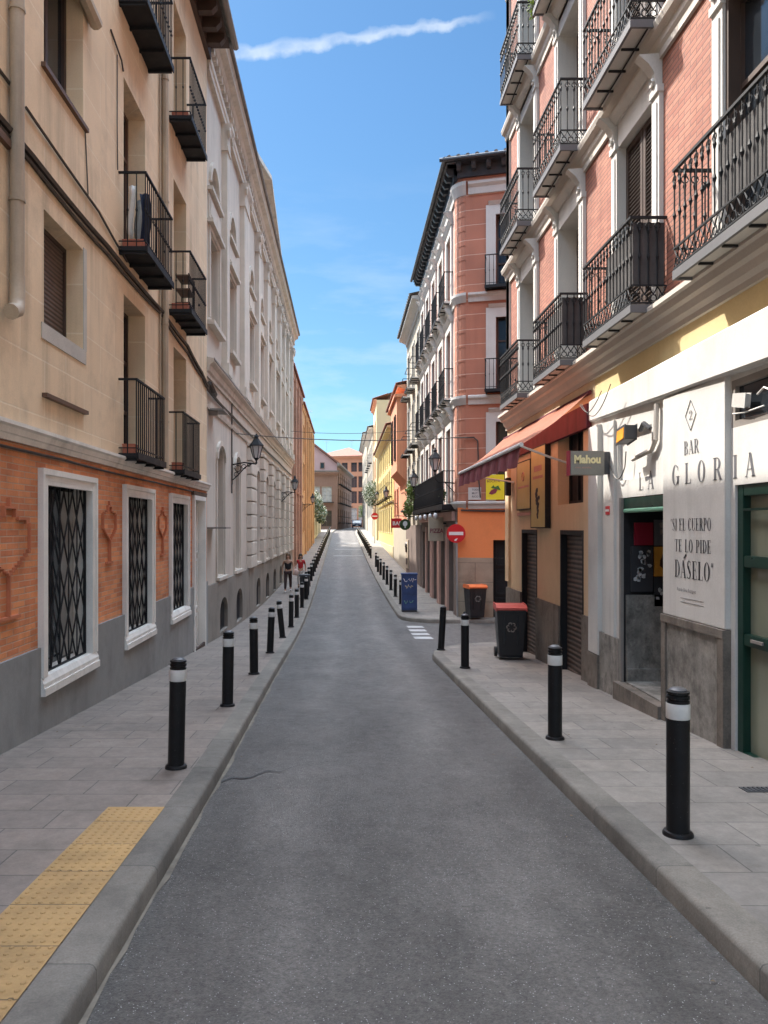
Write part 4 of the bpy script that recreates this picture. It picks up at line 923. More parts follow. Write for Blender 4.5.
# brick upper wall
H = []
for ci, c in enumerate(cols):
    for zf in FL: H.append((c-HW, c+HW, zf+.02, zf+2.45, 0, .30 if ci != 2 else .14))
m = MB(); wall(m, f, -3, Y1, 4.0, 16.2, H, rev=False); shell(m, f, -3, Y1, 10, ZB, 16.2); m.build('wall', salmon_brick, E)
m = MB(); wall(m, f, -3, Y1, 3.4, 4.02, [], w=.012); m.build('frieze', yellow_fr, E)
m = MB(); prof = [(0, 3.76), (.05, 3.76), (.05, 3.82), (.09, 3.86), (.11, 3.93), (.16, 3.95), (.18, 4.02), (.22, 4.03), (.22, 4.08), (0, 4.1)]
m.prof(f, prof, -3, Y1+.02); m.build('cornice', cornice_m, E)
for zf in FL[1:]:
    m = MB(); m.prof(f, [(0, zf-.34), (.035, zf-.34), (.035, zf-.26), (.06, zf-.22), (.07, zf-.14), (.13, zf-.10), (.15, zf-.04), (.15, zf-.01), (0, zf)], -3, Y1+.02); m.build('string_course', cornice_m, E)
m = MB(); wall(m, f, Y1-.26, Y1+.01, 4.1, 16.0, [], w=.04); m.box(f, Y1-.26, Y1+.012, 0, .04, 4.1, 16); m.build('corner_pilaster', white_orn, E)
for ci, c in enumerate(cols):
    for zf in FL[:3]:
        s = MB(); top = zf+2.45
        for sg in (-1, 1):
            a, b = sorted((c+sg*HW, c+sg*(HW+.20))); 
            s.box(f, a, b, 0, .05, zf, top+.02); s.box(f, a+.045, b-.045, .05, .065, zf+.15, top-.12)
            s.box(f, a-.01, b+.01, 0, .075, top-.02, top+.06)
            s.prof(f, [(0, top+.06), (.07, top+.06), (.085, top+.2), (.15, top+.3), (.24, top+.38), (.26, top+.40), (0, top+.42)], a+.03, b-.03)
            s.ring(f, (a+b)/2, .09, top+.12, .035, .02, 6)
        s.box(f, c-HW-.03, c-HW, -.32, -.001, zf, top+.03); s.box(f, c+HW, c+HW+.03, -.32, -.001, zf, top+.03); s.box(f, c-HW, c+HW, -.32, -.001, top, top+.03)
        s.box(f, c-HW, c+HW, 0, .035, top, top+.32); s.prof(f, [(0, top+.30), (.06, top+.30), (.12, top+.36), (.14, top+.40), (0, top+.42)], c-HW-.02, c+HW+.02)
        s.build('window_surround', white_orn, E)
        a, b = c-HW, c+HW
        if ci == 2 or (ci == 3 and zf == FL[2]):
            panel_door(E, f, a, b, zf, top, .10 if ci == 2 else .26, wood_dk, name='shutter', lou=True)
        elif ci == 3:
            m = MB(); m.box(f, a, b, -.30, -.26, zf, top); m.build('shutter', shut_br, E)
        else:
            window(E, f, a, b, zf, top, .28 if ci != 1 else .14, wood_dk, mull=1, trans=2)
            if ci == 1:
                s = MB(); s.box(f, a+.0, a+.05, -.12, .02, zf, top); s.box(f, b-.05, b, -.12, .02, zf, top); s.build('shutter', wood_dk, E)
bal = [(2.85, 4.55), (5.5, 7.2), (8.26, 9.92), (10.96, 12.55), (13.7, 15.22)]
for ci, (a, b) in enumerate(bal):
    for k, zf in enumerate(FL[:4]):
        if ci == 0 and k > 1: continue
        balcony(E, f, a, b, zf+.02 if k else zf+.06, .40, h=.95, orn=2, screen=(3 if k == 0 and ci < 4 else 0))
# roof edge
m = MB(); m.prof(f, [(0, 15.9), (.3, 16.0), (.5, 16.2), (.5, 16.3), (0, 16.4)], -3, Y1+.4); m.build('eave', white_orn, E)
m = MB(); tiles(m, f, -3, Y1+.4, .6, 16.45, dep=5, rise=1.6, step=.3); m.build('roof', tile_m, E)
# ---- ground floor, yellow part
GH = [(13.78, 14.98, -1.5, 1.65, 0, .10), (11.1, 12.3, -1.5, 1.65, 0, .10), (11.12, 12.45, 2.06, 3.25, 0, .25)]
m = MB(); wall(m, f, 10.6, Y1, .40, 3.78, GH, w=.014); m.build('lower_wall', yellow_w, E)
m = MB(); wall(m, f, 10.6, Y1, ZB, .42, GH, w=.05)
for a, b in ((10.6, 11.1), (12.3, 13.78), (14.98, Y1)): m.quad(f(a, .05, .42), f(b, .05, .42), f(b, .0, .42), f(a, .0, .42))
m.quad(f(Y1, .05, ZB), f(Y1, 0, ZB), f(Y1, 0, .42), f(Y1, .05, .42)); m.build('plinth', stone_dk, E)
m = MB(); m.box(f, Y1-.30, Y1+.03, .0, .06, .55, 3.5); m.build('corner_pilaster', yellow_w, E)
for a, b in ((13.78, 14.98), (11.1, 12.3)):
    m = MB(); m.box(f, a, b, -.11, -.08, -1.5, 1.65); o = m.build('roller_shutter', roller, E)
    m = MB(); m.box(f, a, a+.05, -.08, .02, -1.5, 1.65); m.box(f, b-.05, b, -.08, .02, -1.5, 1.65); m.box(f, a+.05, b-.05, -.079, .02, 1.58, 1.65); m.build('guide_rail', iron, o)
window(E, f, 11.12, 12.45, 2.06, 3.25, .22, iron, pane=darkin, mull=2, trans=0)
# ---- ground floor, the bar
BH = [(8.15, 9.42, -.24, 2.06, 0, .0), (3.6, 6.72, -.36, 2.07, 0, .0), (4.2, 6.78, 2.58, 3.0, 0, .03), (8.55, 9.62, 2.28, 2.86, 0, .05)]
m = MB(); wall(m, f, -3, 10.6, ZB, 3.42, BH, w=.05, rev=False); m.quad(f(10.6, .05, ZB), f(10.6, 0, ZB), f(10.6, 0, 3.42), f(10.6, .05, 3.42))
def reveal(m, a, b, c, d, w0, w1, lo=True):
    m.quad(f(a, w0, c), f(a, w0, d), f(a, w1, d), f(a, w1, c)); m.quad(f(b, w0, c), f(b, w0, d), f(b, w1, d), f(b, w1, c)); m.quad(f(a, w0, d), f(b, w0, d), f(b, w1, d), f(a, w1, d))
    if lo: m.quad(f(a, w0, c), f(b, w0, c), f(b, w1, c), f(a, w1, c))
reveal(m, 3.6, 6.72, -.36, 2.07, .05, -.07); reveal(m, 4.2, 6.78, 2.58, 3.0, .05, .01); reveal(m, 8.55, 9.62, 2.28, 2.86, .05, .0)
m.quad(f(8.55, .0, 2.28), f(9.62, .0, 2.28), f(9.62, .0, 2.86), f(8.55, .0, 2.86))
m.build('bar_front', white_wall, E)
m = MB()  # raised panel that carries the writing
m.box(f, 6.80, 8.13, .04, .10, .78, 3.06)
m.build('raised_panel', white_wall, E, bevel=.006); m = MB(); m.box(f, 9.66, 10.0, .04, .085, .30, 3.06); m.build('raised_panel', white_wall, E, bevel=.006); m = MB(); m.box(f, 10.2, 10.6, .04, .11, -.02, 3.08)
m.build('raised_panel', white_wall, E, bevel=.006)
m = MB()
m.add([f(u, w_, z) for u, z0, w1 in ((10.62, 3.165, .07), (-3, 2.76, .25)) for w_, z in ((.0, z0), (w1, z0), (w1+.02, z0+.02), (w1+.02, 3.44), (w1, 3.46), (.0, 3.475))], [tuple(range(6)), tuple(range(6, 12))]+[(i, (i+1) % 6, 6+(i+1) % 6, 6+i) for i in range(6)])
m.build('fascia', white_wall, E)
m = MB(); m.box(f, 8.10, 8.15, .045, .08, -.42, 2.06); m.box(f, 9.42, 9.47, .045, .085, -.42, 2.06); m.build('door_frame', pipe_g, E)
for a_, b_, w_, z_ in ((6.81, 8.10, .105, .70), (9.48, 10.2, .09, .30), (-3, 3.55, .1, .7)):
    m = MB(); m.box(f, a_, b_, .045, w_, ZB, z_); m.build('bar_plinth', marble, E)
m = MB(); m.box(f, 6.79, 8.13, .046, .13, .70, .775); m.box(f, 6.79, 6.90, .047, .125, ZB, .703); m.box(f, 8.02, 8.12, .047, .125, ZB, .704); m.build('plinth_coping', stone_dk, E)
m = MB(); m.box(f, 10.2, 10.6, .04, .12, ZB, -.03); m.build('pilaster_base', stone_dk, E)
m = MB(); m.prof(f, [(.0, -.22), (.16, -.22), (.16, -1), (0, -1)], 8.12, 9.48); m.prof(f, [(-.05, -.36), (.12, -.36), (.12, -1), (-.05, -1)], 3.5, 6.84); m.build('doorstep', stone_dk, E)
# entrance lobby
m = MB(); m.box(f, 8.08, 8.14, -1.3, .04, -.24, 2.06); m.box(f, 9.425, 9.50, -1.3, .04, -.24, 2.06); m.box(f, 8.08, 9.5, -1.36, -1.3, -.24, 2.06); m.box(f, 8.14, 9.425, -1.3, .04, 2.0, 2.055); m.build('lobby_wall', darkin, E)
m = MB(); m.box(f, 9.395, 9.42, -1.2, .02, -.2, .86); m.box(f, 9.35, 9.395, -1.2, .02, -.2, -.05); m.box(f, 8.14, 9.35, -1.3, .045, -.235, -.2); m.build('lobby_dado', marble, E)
m = MB(); m.box(f, 8.155, 9.415, .0, .045, 1.93, 2.05); o = m.build('door_head', green_p, E)
m = MB(); m.tube([f(8.16, .03, 1.90), f(9.41, .03, 1.90)], .028, 8); m.build('shutter_bar', green_l, o)
def poster(nm, X0, X1, z0, z1, mt, lab, pr=None, prm=None):
    o = MB(); o.box(ID, X0-.02, X1-.02, 9.395, 9.42, z0, z1); t = tag(o.build(nm, mt), lab, 'poster')
    if pr: pr().build('print', prm, t)
rp = random.Random(3)
def blobs(X0, X1, z0, z1, n, s):
    def g():
        m = MB()
        for _ in range(n):
            x = rp.uniform(X0+s, X1-s); z = rp.uniform(z0+s, z1-s); a = [rp.uniform(.4, 1)*s for _ in range(7)]
            m.prism(lambda u, w, q: (u-.02, 9.392-.003*w, q), [(x+a[i]*math.cos(i*.9), z+a[i]*1.3*math.sin(i*.9)) for i in range(7)], 0, 1)
        return m
    return g
poster('red_poster', 3.60, 3.83, 1.475, 1.755, red_p, 'plain dark red poster in the bar entrance')
poster('grey_poster', 3.845, 4.15, 1.47, 1.79, gry_t, 'dark grey poster beside the red one in the bar entrance', blobs(3.85, 4.1, 1.5, 1.76, 5, .035), pipe_g)
poster('ochre_poster', 3.845, 4.15, 1.09, 1.455, ochre_p, 'ochre yellow poster with brown print in the bar entrance', blobs(3.88, 4.05, 1.15, 1.4, 4, .06), wood_br)
poster('music_poster', 3.56, 3.83, .90, 1.46, blk_t, 'black poster with worn white figures in the bar entrance', blobs(3.57, 3.82, 1.0, 1.44, 16, .035), bw_p)
poster('small_poster', 3.845, 4.10, .72, 1.08, blk_t, 'small black flyer under the ochre poster in the bar entrance', blobs(3.86, 4.05, .78, 1.05, 4, .03), bw_p)
# green glazed front
m = MB(); ringbox(m, f, 3.6, 6.72, -.36, 2.07, .10, -.07, .03)
for z in (1.40, .72): m.box(f, 3.7, 6.62, -.066, .026, z-.05, z+.05)
m.box(f, 5.2, 5.32, -.068, .028, -.26, 1.97); m.box(f, 3.7, 6.62, .005, .04, 1.84, 1.86)
o = m.build('glazed_door', green_p, E, bevel=.006)
m = MB(); m.box(f, 3.62, 6.70, -.05, -.035, -.34, 2.0); m.build('pane', pale_pane, o)
m = MB(); m.box(f, 6.30, 6.48, .028, .045, .715, .74); m.build('handle', pipe_g, o)
# small upper window
window(E, f, 4.2, 6.78, 2.58, 3.0, .0, pipe_g, mull=3, trans=0)
for lx, nm in ((5.9, 0),):
    s = thing('air_vent_box', f(6.55, -.02, 2.78), 'small white square box leaning in the high window of the bar', 'box')
    m = MB(); m.prism(frR(3.44), [(6.46, 2.72), (6.66, 2.76), (6.64, 2.86), (6.44, 2.83)], 0, .05); m.build('casing', ac_m, s, bevel=.008)
    m = MB(); m.tube([f(6.72, .07, 2.70), f(6.5, .08, 2.68), f(6.2, .08, 2.69)], .008, 5); m.tube([f(6.3, .08, 2.8), f(6.2, .08, 2.84), f(6.1, .08, 2.8), f(5.9, .08, 2.8)], .01, 5); m.build('bracket', ac_m, s)
# the writing (raised lettering fixed to the wall: parts of the building)
tf = frT(3.5, 0)
m = MB(); cx = -7.47; m.c = 0
for (a, b) in (((0, 1), (1, 0)), ((1, 0), (0, -1)), ((0, -1), (-1, 0)), ((-1, 0), (0, 1))):
    m.tube([tf(cx+a[0]*.115, .104, 2.80+a[1]*.15), tf(cx+b[0]*.115, .104, 2.80+b[1]*.15)], .0035, 4)
m.build('number_diamond', blk_t, E)
letters('2', tf, -7.51, 2.755, .09, .085, .104).build('lettering', gry_t, E)
letters('BAR', tf, -7.62, 2.42, .135, .32, .104).build('lettering', gry_t, E)
for ch, ya, wd_, w0 in (('L', 8.92, .135, .054), ('A', 8.66, .18, .054), ('G', 7.90, .185, .104), ('L', 7.60, .14, .104), ('O', 7.33, .165, .104), ('R', 7.02, .165, .104), ('I', 6.755, .075, .054), ('A', 6.55, .165, .054)):
    letters(ch, tf, -ya, 2.13, .205, wd_, w0).build('lettering', gry_t, E)
letters('"SI EL CUERPO', tf, -7.93, 1.665, .12, .88, .104).build('lettering', blk_t, E)
letters('TE LO PIDE', tf, -7.83, 1.45, .125, .78, .104).build('lettering', blk_t, E)
letters('DASELO"', tf, -7.83, 1.19, .175, .82, .104).build('lettering', blk_t, E)
m = MB(); m.prism(lambda u, w_, z: tf(-7.63+u, .104+w_, z), [(.005, 1.385), (.03, 1.385), (.075, 1.425), (.055, 1.43)], 0, .004); m.build('lettering', blk_t, E)
text_bfont('Ricardo Elena Rodriguez', tf, -7.78, 1.055, .034, .102, .002, bold=.0, xs=.90, shear=.3).build('lettering', gry_t, E)
m = MB(); m.box(tf, -7.70, -7.20, .101, .103, .985, .988); m.box(tf, -7.70, -7.20, .101, .103, .945, .948); m.build('lettering', gry_t, E)
m = MB(); m.box(tf, -9.95, -9.80, .086, .092, 1.86, 1.97); o = m.build('sticker', sign_r, E); m = MB(); m.box(tf, -9.94, -9.81, .093, .095, 1.90, 1.93); m.build('print', sign_w, o)
# cables on the bar front
cable(E, f, [(10.55, .24, 3.40), (10.1, .26, 3.22), (9.6, .26, 3.42)], .006, sag=.03)
cable(E, f, [(10.5, .23, 3.40), (9.9, .25, 3.15), (9.3, .25, 3.45)], .006, sag=.06)
cable(E, f, [(9.75, .12, 2.55), (9.5, .10, 2.30), (9.3, .08, 2.42), (9.25, .08, 2.62)], .007, sag=.04)
m = MB(); m.tube([f(9.0, .09, 2.50), f(8.45, .09, 2.56), f(8.34, .09, 2.66), f(8.32, .09, 3.05)], .028, 6); m.build('conduit', cornice_m, E)
# flood lamp
Fl = thing('floodlight', f(8.70, .12, 2.82), 'small floodlight with amber glass above the bar door', 'lamp')
m = MB(); m.prism(frT(3.5, 0), [(-8.97, 2.67), (-8.70, 2.71), (-8.69, 2.87), (-8.95, 2.84)], .16, .30); m.tube([f(8.75, .1, 2.81), f(8.55, .14, 2.87), f(8.45, .1, 2.79)], .03, 6); m.build('housing', iron_grey, Fl, bevel=.01)
m = MB(); m.prism(frT(3.5, 0), [(-8.95, 2.69), (-8.725, 2.722), (-8.715, 2.845), (-8.93, 2.82)], .30, .306); m.prism(lambda u, w_, z: (u, 8.967+w_, z), [(3.21, 2.69), (3.33, 2.69), (3.33, 2.83), (3.21, 2.83)], .0, .006); m.build('lamp_glass', amber, Fl)
# ---- projecting beer sign
Sg = thing('projecting_sign', (3.4, 9.8, 2.45), 'grey box sign with cream lettering projecting over the bar corner', 'sign')
m = MB(); m.box(ID, 2.90, 3.34, 9.78, 9.90, 2.37, 2.68); m.build('sign_face', sign_g, Sg, bevel=.006)
m = MB(); m.box(ID, 2.885, 2.899, 9.775, 9.905, 2.365, 2.685); m.build('edge', burg, Sg)
m = MB(); m.box(ID, 3.34, 3.41, 9.79, 9.89, 2.38, 2.67); m.box(ID, 3.41, 3.45, 9.82, 9.86, 2.5, 2.6); m.build('bracket', iron_grey, Sg)
text_bfont('Mahou', lambda u, w_, z: (u, 9.78-w_, z), 2.945, 2.525, .10, .002, .003, bold=.05, xs=.90).build('lettering', cream_t, Sg)
text_bfont('cinco estrellas', lambda u, w_, z: (u, 9.78-w_, z), 2.96, 2.455, .028, .002, .003, bold=.0, xs=.95).build('lettering', pinky, Sg)
# ---- awning
Aw = thing('awning', (3.4, 13.6, 3.4), 'faded red fabric awning folded out over the shuttered shop front', 'awning')
m = MB(); n = 24
for i in range(n):
    ya, yb = 10.72+(16.45-10.72)*i/n, 10.72+(16.45-10.72)*(i+1)/n
    for k in range(4):
        t0, t1 = k/4, (k+1)/4; P = lambda t, y: (3.46-.98*t, y, 3.62-.76*t-.05*math.sin(math.pi*t)+.006*math.sin(y*5))
        m.quad(P(t0, ya), P(t0, yb), P(t1, yb), P(t1, ya))
m.build('canopy', awn, Aw, smooth=True)
m = MB(); n = 46
for i in range(n):
    ya, yb = 10.72+(16.45-10.72)*i/n, 10.72+(16.45-10.72)*(i+1)/n; j = lambda y: 2.475-.03*math.sin(y*9)-.02
    m.quad((2.48, ya, 2.85), (2.48, yb, 2.85), (j(yb), yb, 2.58-.025*abs(math.sin(yb*5.5))), (j(ya), ya, 2.58-.025*abs(math.sin(ya*5.5))))
m.build('valance', awn_v, Aw, smooth=True)
m = MB(); m.box(ID, 3.40, 3.47, 10.7, 16.45, 3.10, 3.44); m.build('back_board', awn_v, Aw)
m = MB(); m.tube([(2.48, 10.68, 2.86), (2.48, 16.48, 2.86)], .032, 8); m.build('front_bar', white_metal, Aw)
for ya, yb in ((10.75, 11.4), (16.3, 15.6)):
    m = MB(); m.tube([(2.5, ya, 2.84), (2.98, (ya+yb)/2, 2.72), (3.47, yb, 2.62)], .018, 6); m.build('arm', white_metal, Aw)
m = MB(); m.tube([(3.45, 10.7, 3.60), (3.45, 16.45, 3.60)], .03, 8); m.build('roller', awn_v, Aw)
# ---- faded sign panels under the awning
def sign_panel(lab, a, b, z0, z1, w1, pic):
    s = thing('shop_sign', f((a+b)/2, w1, z0), lab, 'sign'); m = MB(); m.box(f, a, b, .02, w1, z0, z1); m.build('board', yel_panel, s)
    m = MB(); ringbox(m, f, a-.02, b+.02, z0-.02, z1+.02, .019, .02, w1+.004); m.build('frame', iron, s)
    m = MB(); rr = random.Random(5)
    if pic == 0:
        for i in range(22): t = i/22; m.ring(f, (a+b)/2+rr.uniform(-.14, .14)*(1-t), w1+.003, z1-.75-t*.5, .035*(1-.4*t), .012, 6)
        m.build('grape_print', MATS['dark_grey_iron'], s)
        m = MB(); m.box(f, a+.15, b-.15, w1, w1+.003, z1-.55, z1-.50); m.box(f, a+.22, b-.22, w1, w1+.003, z1-.42, z1-.32); m.build('faded_print', pinky, s)
    else:
        m.box(f, a+.1, b-.1, w1, w1+.003, z0+.40, z0+.44); m.ring(f, (a+b)/2, w1+.002, z0+.62, .08, .015, 8); m.build('faded_print', pinky, s)
sign_panel('long faded yellow panel with a bunch of grapes under the awning', 12.88, 13.85, 1.70, 3.1, .11, 0)
sign_panel('shorter faded yellow panel behind the long grape panel', 14.1, 15.15, 2.05, 2.95, .07, 1)
m = MB(); m.box(f, 14.05, 15.2, .02, .06, 1.92, 1.98); m.build('sill', pinky, E)
s = thing('wall_speaker', f(15.75, .1, 2.5), 'small dark box fixed to the corner pilaster under the awning', 'box'); m = MB(); m.box(f, 15.72, 15.86, .06, .16, 2.35, 2.72); m.build('casing', iron, s, bevel=.01)

# ================================================================== red corner building with white trim
CR = thing('red_corner_building', (3.5, 23.6, gz(23.6)), 'brick red corner building with white bands, dark eaves and iron balconies beyond the side street', 'building')
f = frR(3.5); G_ = frD((3.5, 23.6), (.966, -.258), (-.258, -.966)); YE = 34.6
FZ = [5.87, 9.0]; fc = [25.35, 27.5, 29.7, 31.9, 33.9]
H = [(c-.5, c+.5, z+.02, z+2.3, .15, .25) for c in fc for z in FZ]+[(c-.5, c+.5, 2.5, 4.95, 0, .25) for c in fc]
GH2 = [(24.4, 25.4, -1.5, 1.3, 0, .2), (26.0, 27.5, -1.5, 1.2, 0, .2), (28.3, 29.7, -1.5, 1.5, 0, .2), (30.6, 32.0, -1.5, 1.5, 0, .2), (32.7, 34.0, -1.5, 1.5, 0, .2)]
m = MB(); wall(m, f, 23.75, YE, 2.3, 13.1, H); shell(m, f, 23.9, YE, 10, ZB, 13.0); m.build('street_wall', pink_w, CR)
HG = [(1.17, 2.2, 9.05, 11.35, 0, .25), (1.17, 2.2, 5.9, 8.2, 0, .25), (1.17, 2.2, 2.55, 5.0, 0, .25), (4.2, 5.2, 9.05, 11.35, 0, .25), (4.2, 5.2, 5.9, 8.2, 0, .25)]
m = MB(); wall(m, G_, .245, 18, 2.3, 13.1, HG); m.build('side_wall', red_wall, CR)
m = MB()   # rounded, banded corner pier
z = 2.3
while z < 12.6:
    for k in range(6):
        a0, a1 = R(180+k*12.5), R(180+(k+1)*12.5)
        P = [(3.86+.40*math.cos(a), 23.98+.46*math.sin(a)) for a in (a0, a1)]
        m.add([(P[0][0], P[0][1], z+.02), (P[1][0], P[1][1], z+.02), (P[1][0], P[1][1], z+.40), (P[0][0], P[0][1], z+.40)], [(0, 1, 2, 3)])
        Q = [(3.86+.39*math.cos(a), 23.98+.45*math.sin(a)) for a in (a0, a1)]
        m.add([(Q[0][0], Q[0][1], z+.40), (Q[1][0], Q[1][1], z+.40), (Q[1][0], Q[1][1], z+.47), (Q[0][0], Q[0][1], z+.47)], [(0, 1, 2, 3)])
        m.add([(P[0][0], P[0][1], z+.40), (P[1][0], P[1][1], z+.40), (Q[1][0], Q[1][1], z+.40), (Q[0][0], Q[0][1], z+.40)], [(0, 1, 2, 3)])
    z += .45
m.build('corner_pier', red_wall, CR, smooth=True)
m = MB(); m.box(ID, 3.52, 3.9, 23.72, 24.1, ZB, 13); m.build('corner_core', pink_w, CR)
m = MB(); wall(m, G_, .0, 18, .75, 2.3, [(1.08, 2.1, -1.3, 1.3, 0, .2), (5, 6.2, -1.3, 1.3, 0, .2)], w=.01); m.build('orange_band', orange_w, CR)
m = MB(); wall(m, G_, .0, 18, ZB, .75, [(1.08, 2.1, -1.3, 1.3, 0, .2), (5, 6.2, -1.3, 1.3, 0, .2)], w=.03); m.quad(G_(0, .03, .75), G_(18, .03, .75), G_(18, .0, .75), G_(0, .0, .75)); m.build('plinth', beige_st, CR)
m = MB(); wall(m, f, 23.62, YE, ZB, 2.3, GH2, w=.02); m.build('shop_front', pier_st, CR)
m = MB()
for a, b in ((25.45, 25.65), (25.75, 25.95), (27.6, 27.85), (28.0, 28.25), (29.8, 30.0), (30.3, 30.55), (32.1, 32.35)): m.box(f, a, b, .02, .09, ZB, 1.7)
m.box(f, 24.0, YE, .02, .12, 1.9, 2.2); m.build('shop_pilaster', pink_w, CR)
for a, b, _, zb, *_r in GH2: 
    m = MB(); m.box(f, a, b, -.15, -.12, -1.5, zb); m.build('shop_shutter', iron_grey if a < 26 or a > 30 else roller, CR)
panel_door(CR, G_, 1.08, 2.1, -1.3, 1.3, .17, iron, leaves=2)
def band(zc, hh, pj):
    for fr_x, a, b in ((f, 23.9, YE), (G_, .33, 18)):
        m = MB(); m.prof(fr_x, [(0, zc-hh), (pj*.4, zc-hh), (pj*.5, zc-hh*.3), (pj, zc), (pj, zc+hh*.3), (0, zc+hh*.5)], a, b); m.build('white_band', white_orn, CR)
    m = MB()
    for k in range(6):
        a0, a1 = R(180+k*12.5), R(180+(k+1)*12.5); P = [(3.86+(.40+w_)*math.cos(a), 23.98+(.46+w_)*math.sin(a)) for a in (a0, a1) for w_ in (.02, pj)]
        m.add([(P[1][0], P[1][1], zc), (P[3][0], P[3][1], zc), (P[3][0], P[3][1], zc+hh*.4), (P[1][0], P[1][1], zc+hh*.4), (P[0][0], P[0][1], zc-hh), (P[2][0], P[2][1], zc-hh), (P[2][0], P[2][1], zc+hh*.5), (P[0][0], P[0][1], zc+hh*.5)], [(0, 1, 2, 3), (0, 1, 5, 4), (2, 3, 7, 6)])
    m.build('white_band', white_orn, CR)
band(8.85, .2, .12); band(5.68, .2, .12); band(12.25, .28, .14); band(2.42, .16, .12)
for a, b, za, zb, *_r in HG:
    window(CR, G_, a, b, za, zb, .22, wood_dk, mull=1, trans=2)
    s = MB(); ringbox(s, G_, a-.30, b+.30, za-.04, zb+.22, .296, 0, .06, bottom=False); s.prof(G_, [(0, zb+.22), (.07, zb+.22), (.13, zb+.32), (0, zb+.36)], a-.22, b+.22)
    s.ring(G_, (a+b)/2, .08, zb+.14, .06, .03, 8); s.build('window_surround', white_orn, CR)
    if za > 5: balcony(CR, G_, a-.32, b+.32, za-.02, .35, h=.92, orn=1, sp=.13)
for c in fc:
    for z, zt in ((2.5, 4.95), (5.89, 8.17), (9.02, 11.3)):
        if z == 2.5: panel_door(CR, f, c-.5, c+.5, z, zt, .12, wood_dk, name='shutter', lou=False)
        else: window(CR, f, c-.5, c+.5, z, zt, .22, wood_dk if z < 6 else white_orn, mull=1, trans=2)
        s = MB(); ringbox(s, f, c-.72, c+.72, z, zt+.20, .217, 0, .06, bottom=False); s.prof(f, [(0, zt+.2), (.08, zt+.2), (.16, zt+.34), (0, zt+.38)], c-.75, c+.75)
        s.prof(f, [(0, zt+.38), (.1, zt+.38), (.3, zt+.62), (0, zt+.66)], c-.7, c-.55); s.prof(f, [(0, zt+.38), (.1, zt+.38), (.3, zt+.62), (0, zt+.66)], c+.55, c+.7); s.build('window_surround', white_orn, CR)
    for z in FZ: balcony(CR, f, c-.78, c+.78, z, .30, h=.95, orn=1, sp=.13, brk=2, slabmat=white_orn)
balcony(CR, f, 23.95, 34.4, 2.42, .42, h=1.05, orn=1, sp=.11, thick=.14)
m = MB()
for fr_x, a, b in ((f, 23.4, YE+.1), (G_, -.3, 18)):
    m.box(fr_x, a, b, 0, .38, 12.86, 12.92); rafters(m, fr_x, a+.3, b, .34, 12.858, step=.45, hh=.2, ww=.13); m.box(fr_x, a+.3, b, 0, .10, 12.5, 12.86)
m.build('eave', iron_grey, CR)
m = MB(); tiles(m, f, 23.2, YE+.1, .42, 13.0, dep=5, rise=.6, step=.28); tiles(m, G_, -.35, 18, .42, 13.0, dep=5, rise=.6, step=.28); m.build('roof', tile_m, CR)
m = MB(); m.tube([f(YE+.1, .47, 12.93), f(23.2, .47, 12.93)], .06, 8); m.tube([G_(-.5, .47, 12.93), G_(18, .47, 12.93)], .06, 8); m.build('gutter', iron_grey, CR)
cable(CR, G_, [(.1, .03, 2.22), (2, .03, 2.2), (5, .03, 2.22)], .03, sag=.02)
cable(CR, G_, [(-.1, .06, 4.47), (.5, .05, 4.46), (.62, .05, 4.35), (.65, .05, 3.2), (.7, .06, 2.6)], .022)
s = thing('sign_board', G_(1.15, .06, 2.5), 'bright yellow shop board with a red and green fruit picture on the red corner building', 'sign')
m = MB(); m.box(G_, .87, 1.42, .02, .07, 2.54, 3.30); m.build('board', yel_sign, s)
m = MB(); m.prism(G_, [(.96, 2.72), (1.05, 2.69), (1.17, 2.74), (1.22, 2.84), (1.15, 2.88), (1.02, 2.82)], .071, .076); m.build('fruit_print', maroon_t, s)
m = MB(); m.prism(G_, [(1.02, 2.90), (1.1, 2.98), (1.14, 2.92), (1.24, 2.97), (1.32, 2.82), (1.24, 2.84), (1.18, 2.86), (1.1, 2.88)], .071, .078); m.build('leaf_print', green_t, s)
text_bfont('BOCATA', lambda u, w_, z: G_(u, w_, z), .90, 3.07, .07, .071, .004, bold=.01, xs=1.0).build('lettering', maroon_t, s)
s = thing('wall_plaque', G_(.53, .06, 2.5), 'small pale plaque with three lines of writing on the red corner building', 'sign')
m = MB(); m.box(G_, .33, .72, .02, .05, 2.54, 2.92); m.build('board', beige_sign if False else white_orn, s)
for i, tx in enumerate(('TODO', 'MUY', 'RICO')): text_bfont(tx, lambda u, w_, z: G_(u, w_, z), .44, 2.82-.105*i, .06, .051, .003, bold=.015, xs=1).build('lettering', gry_t, s)
s = thing('shop_board', f(28.4, .3, 1.6), 'weathered beige shop board with purple letters under the long balcony', 'sign')
m = MB(); m.box(ID, 2.87, 3.36, 26.0, 26.25, 1.22, 2.04); m.build('board', beige_sign, s); m = MB(); m.box(ID, 3.36, 3.5, 26.1, 26.15, 1.8, 1.85); m.build('bracket', iron, s)
text_bfont('PIZZA', lambda u, w_, z: (u, 26.0-w_, z), 2.905, 1.50, .15, .001, .005, bold=.02, xs=.80).build('lettering', maroon_t, s)

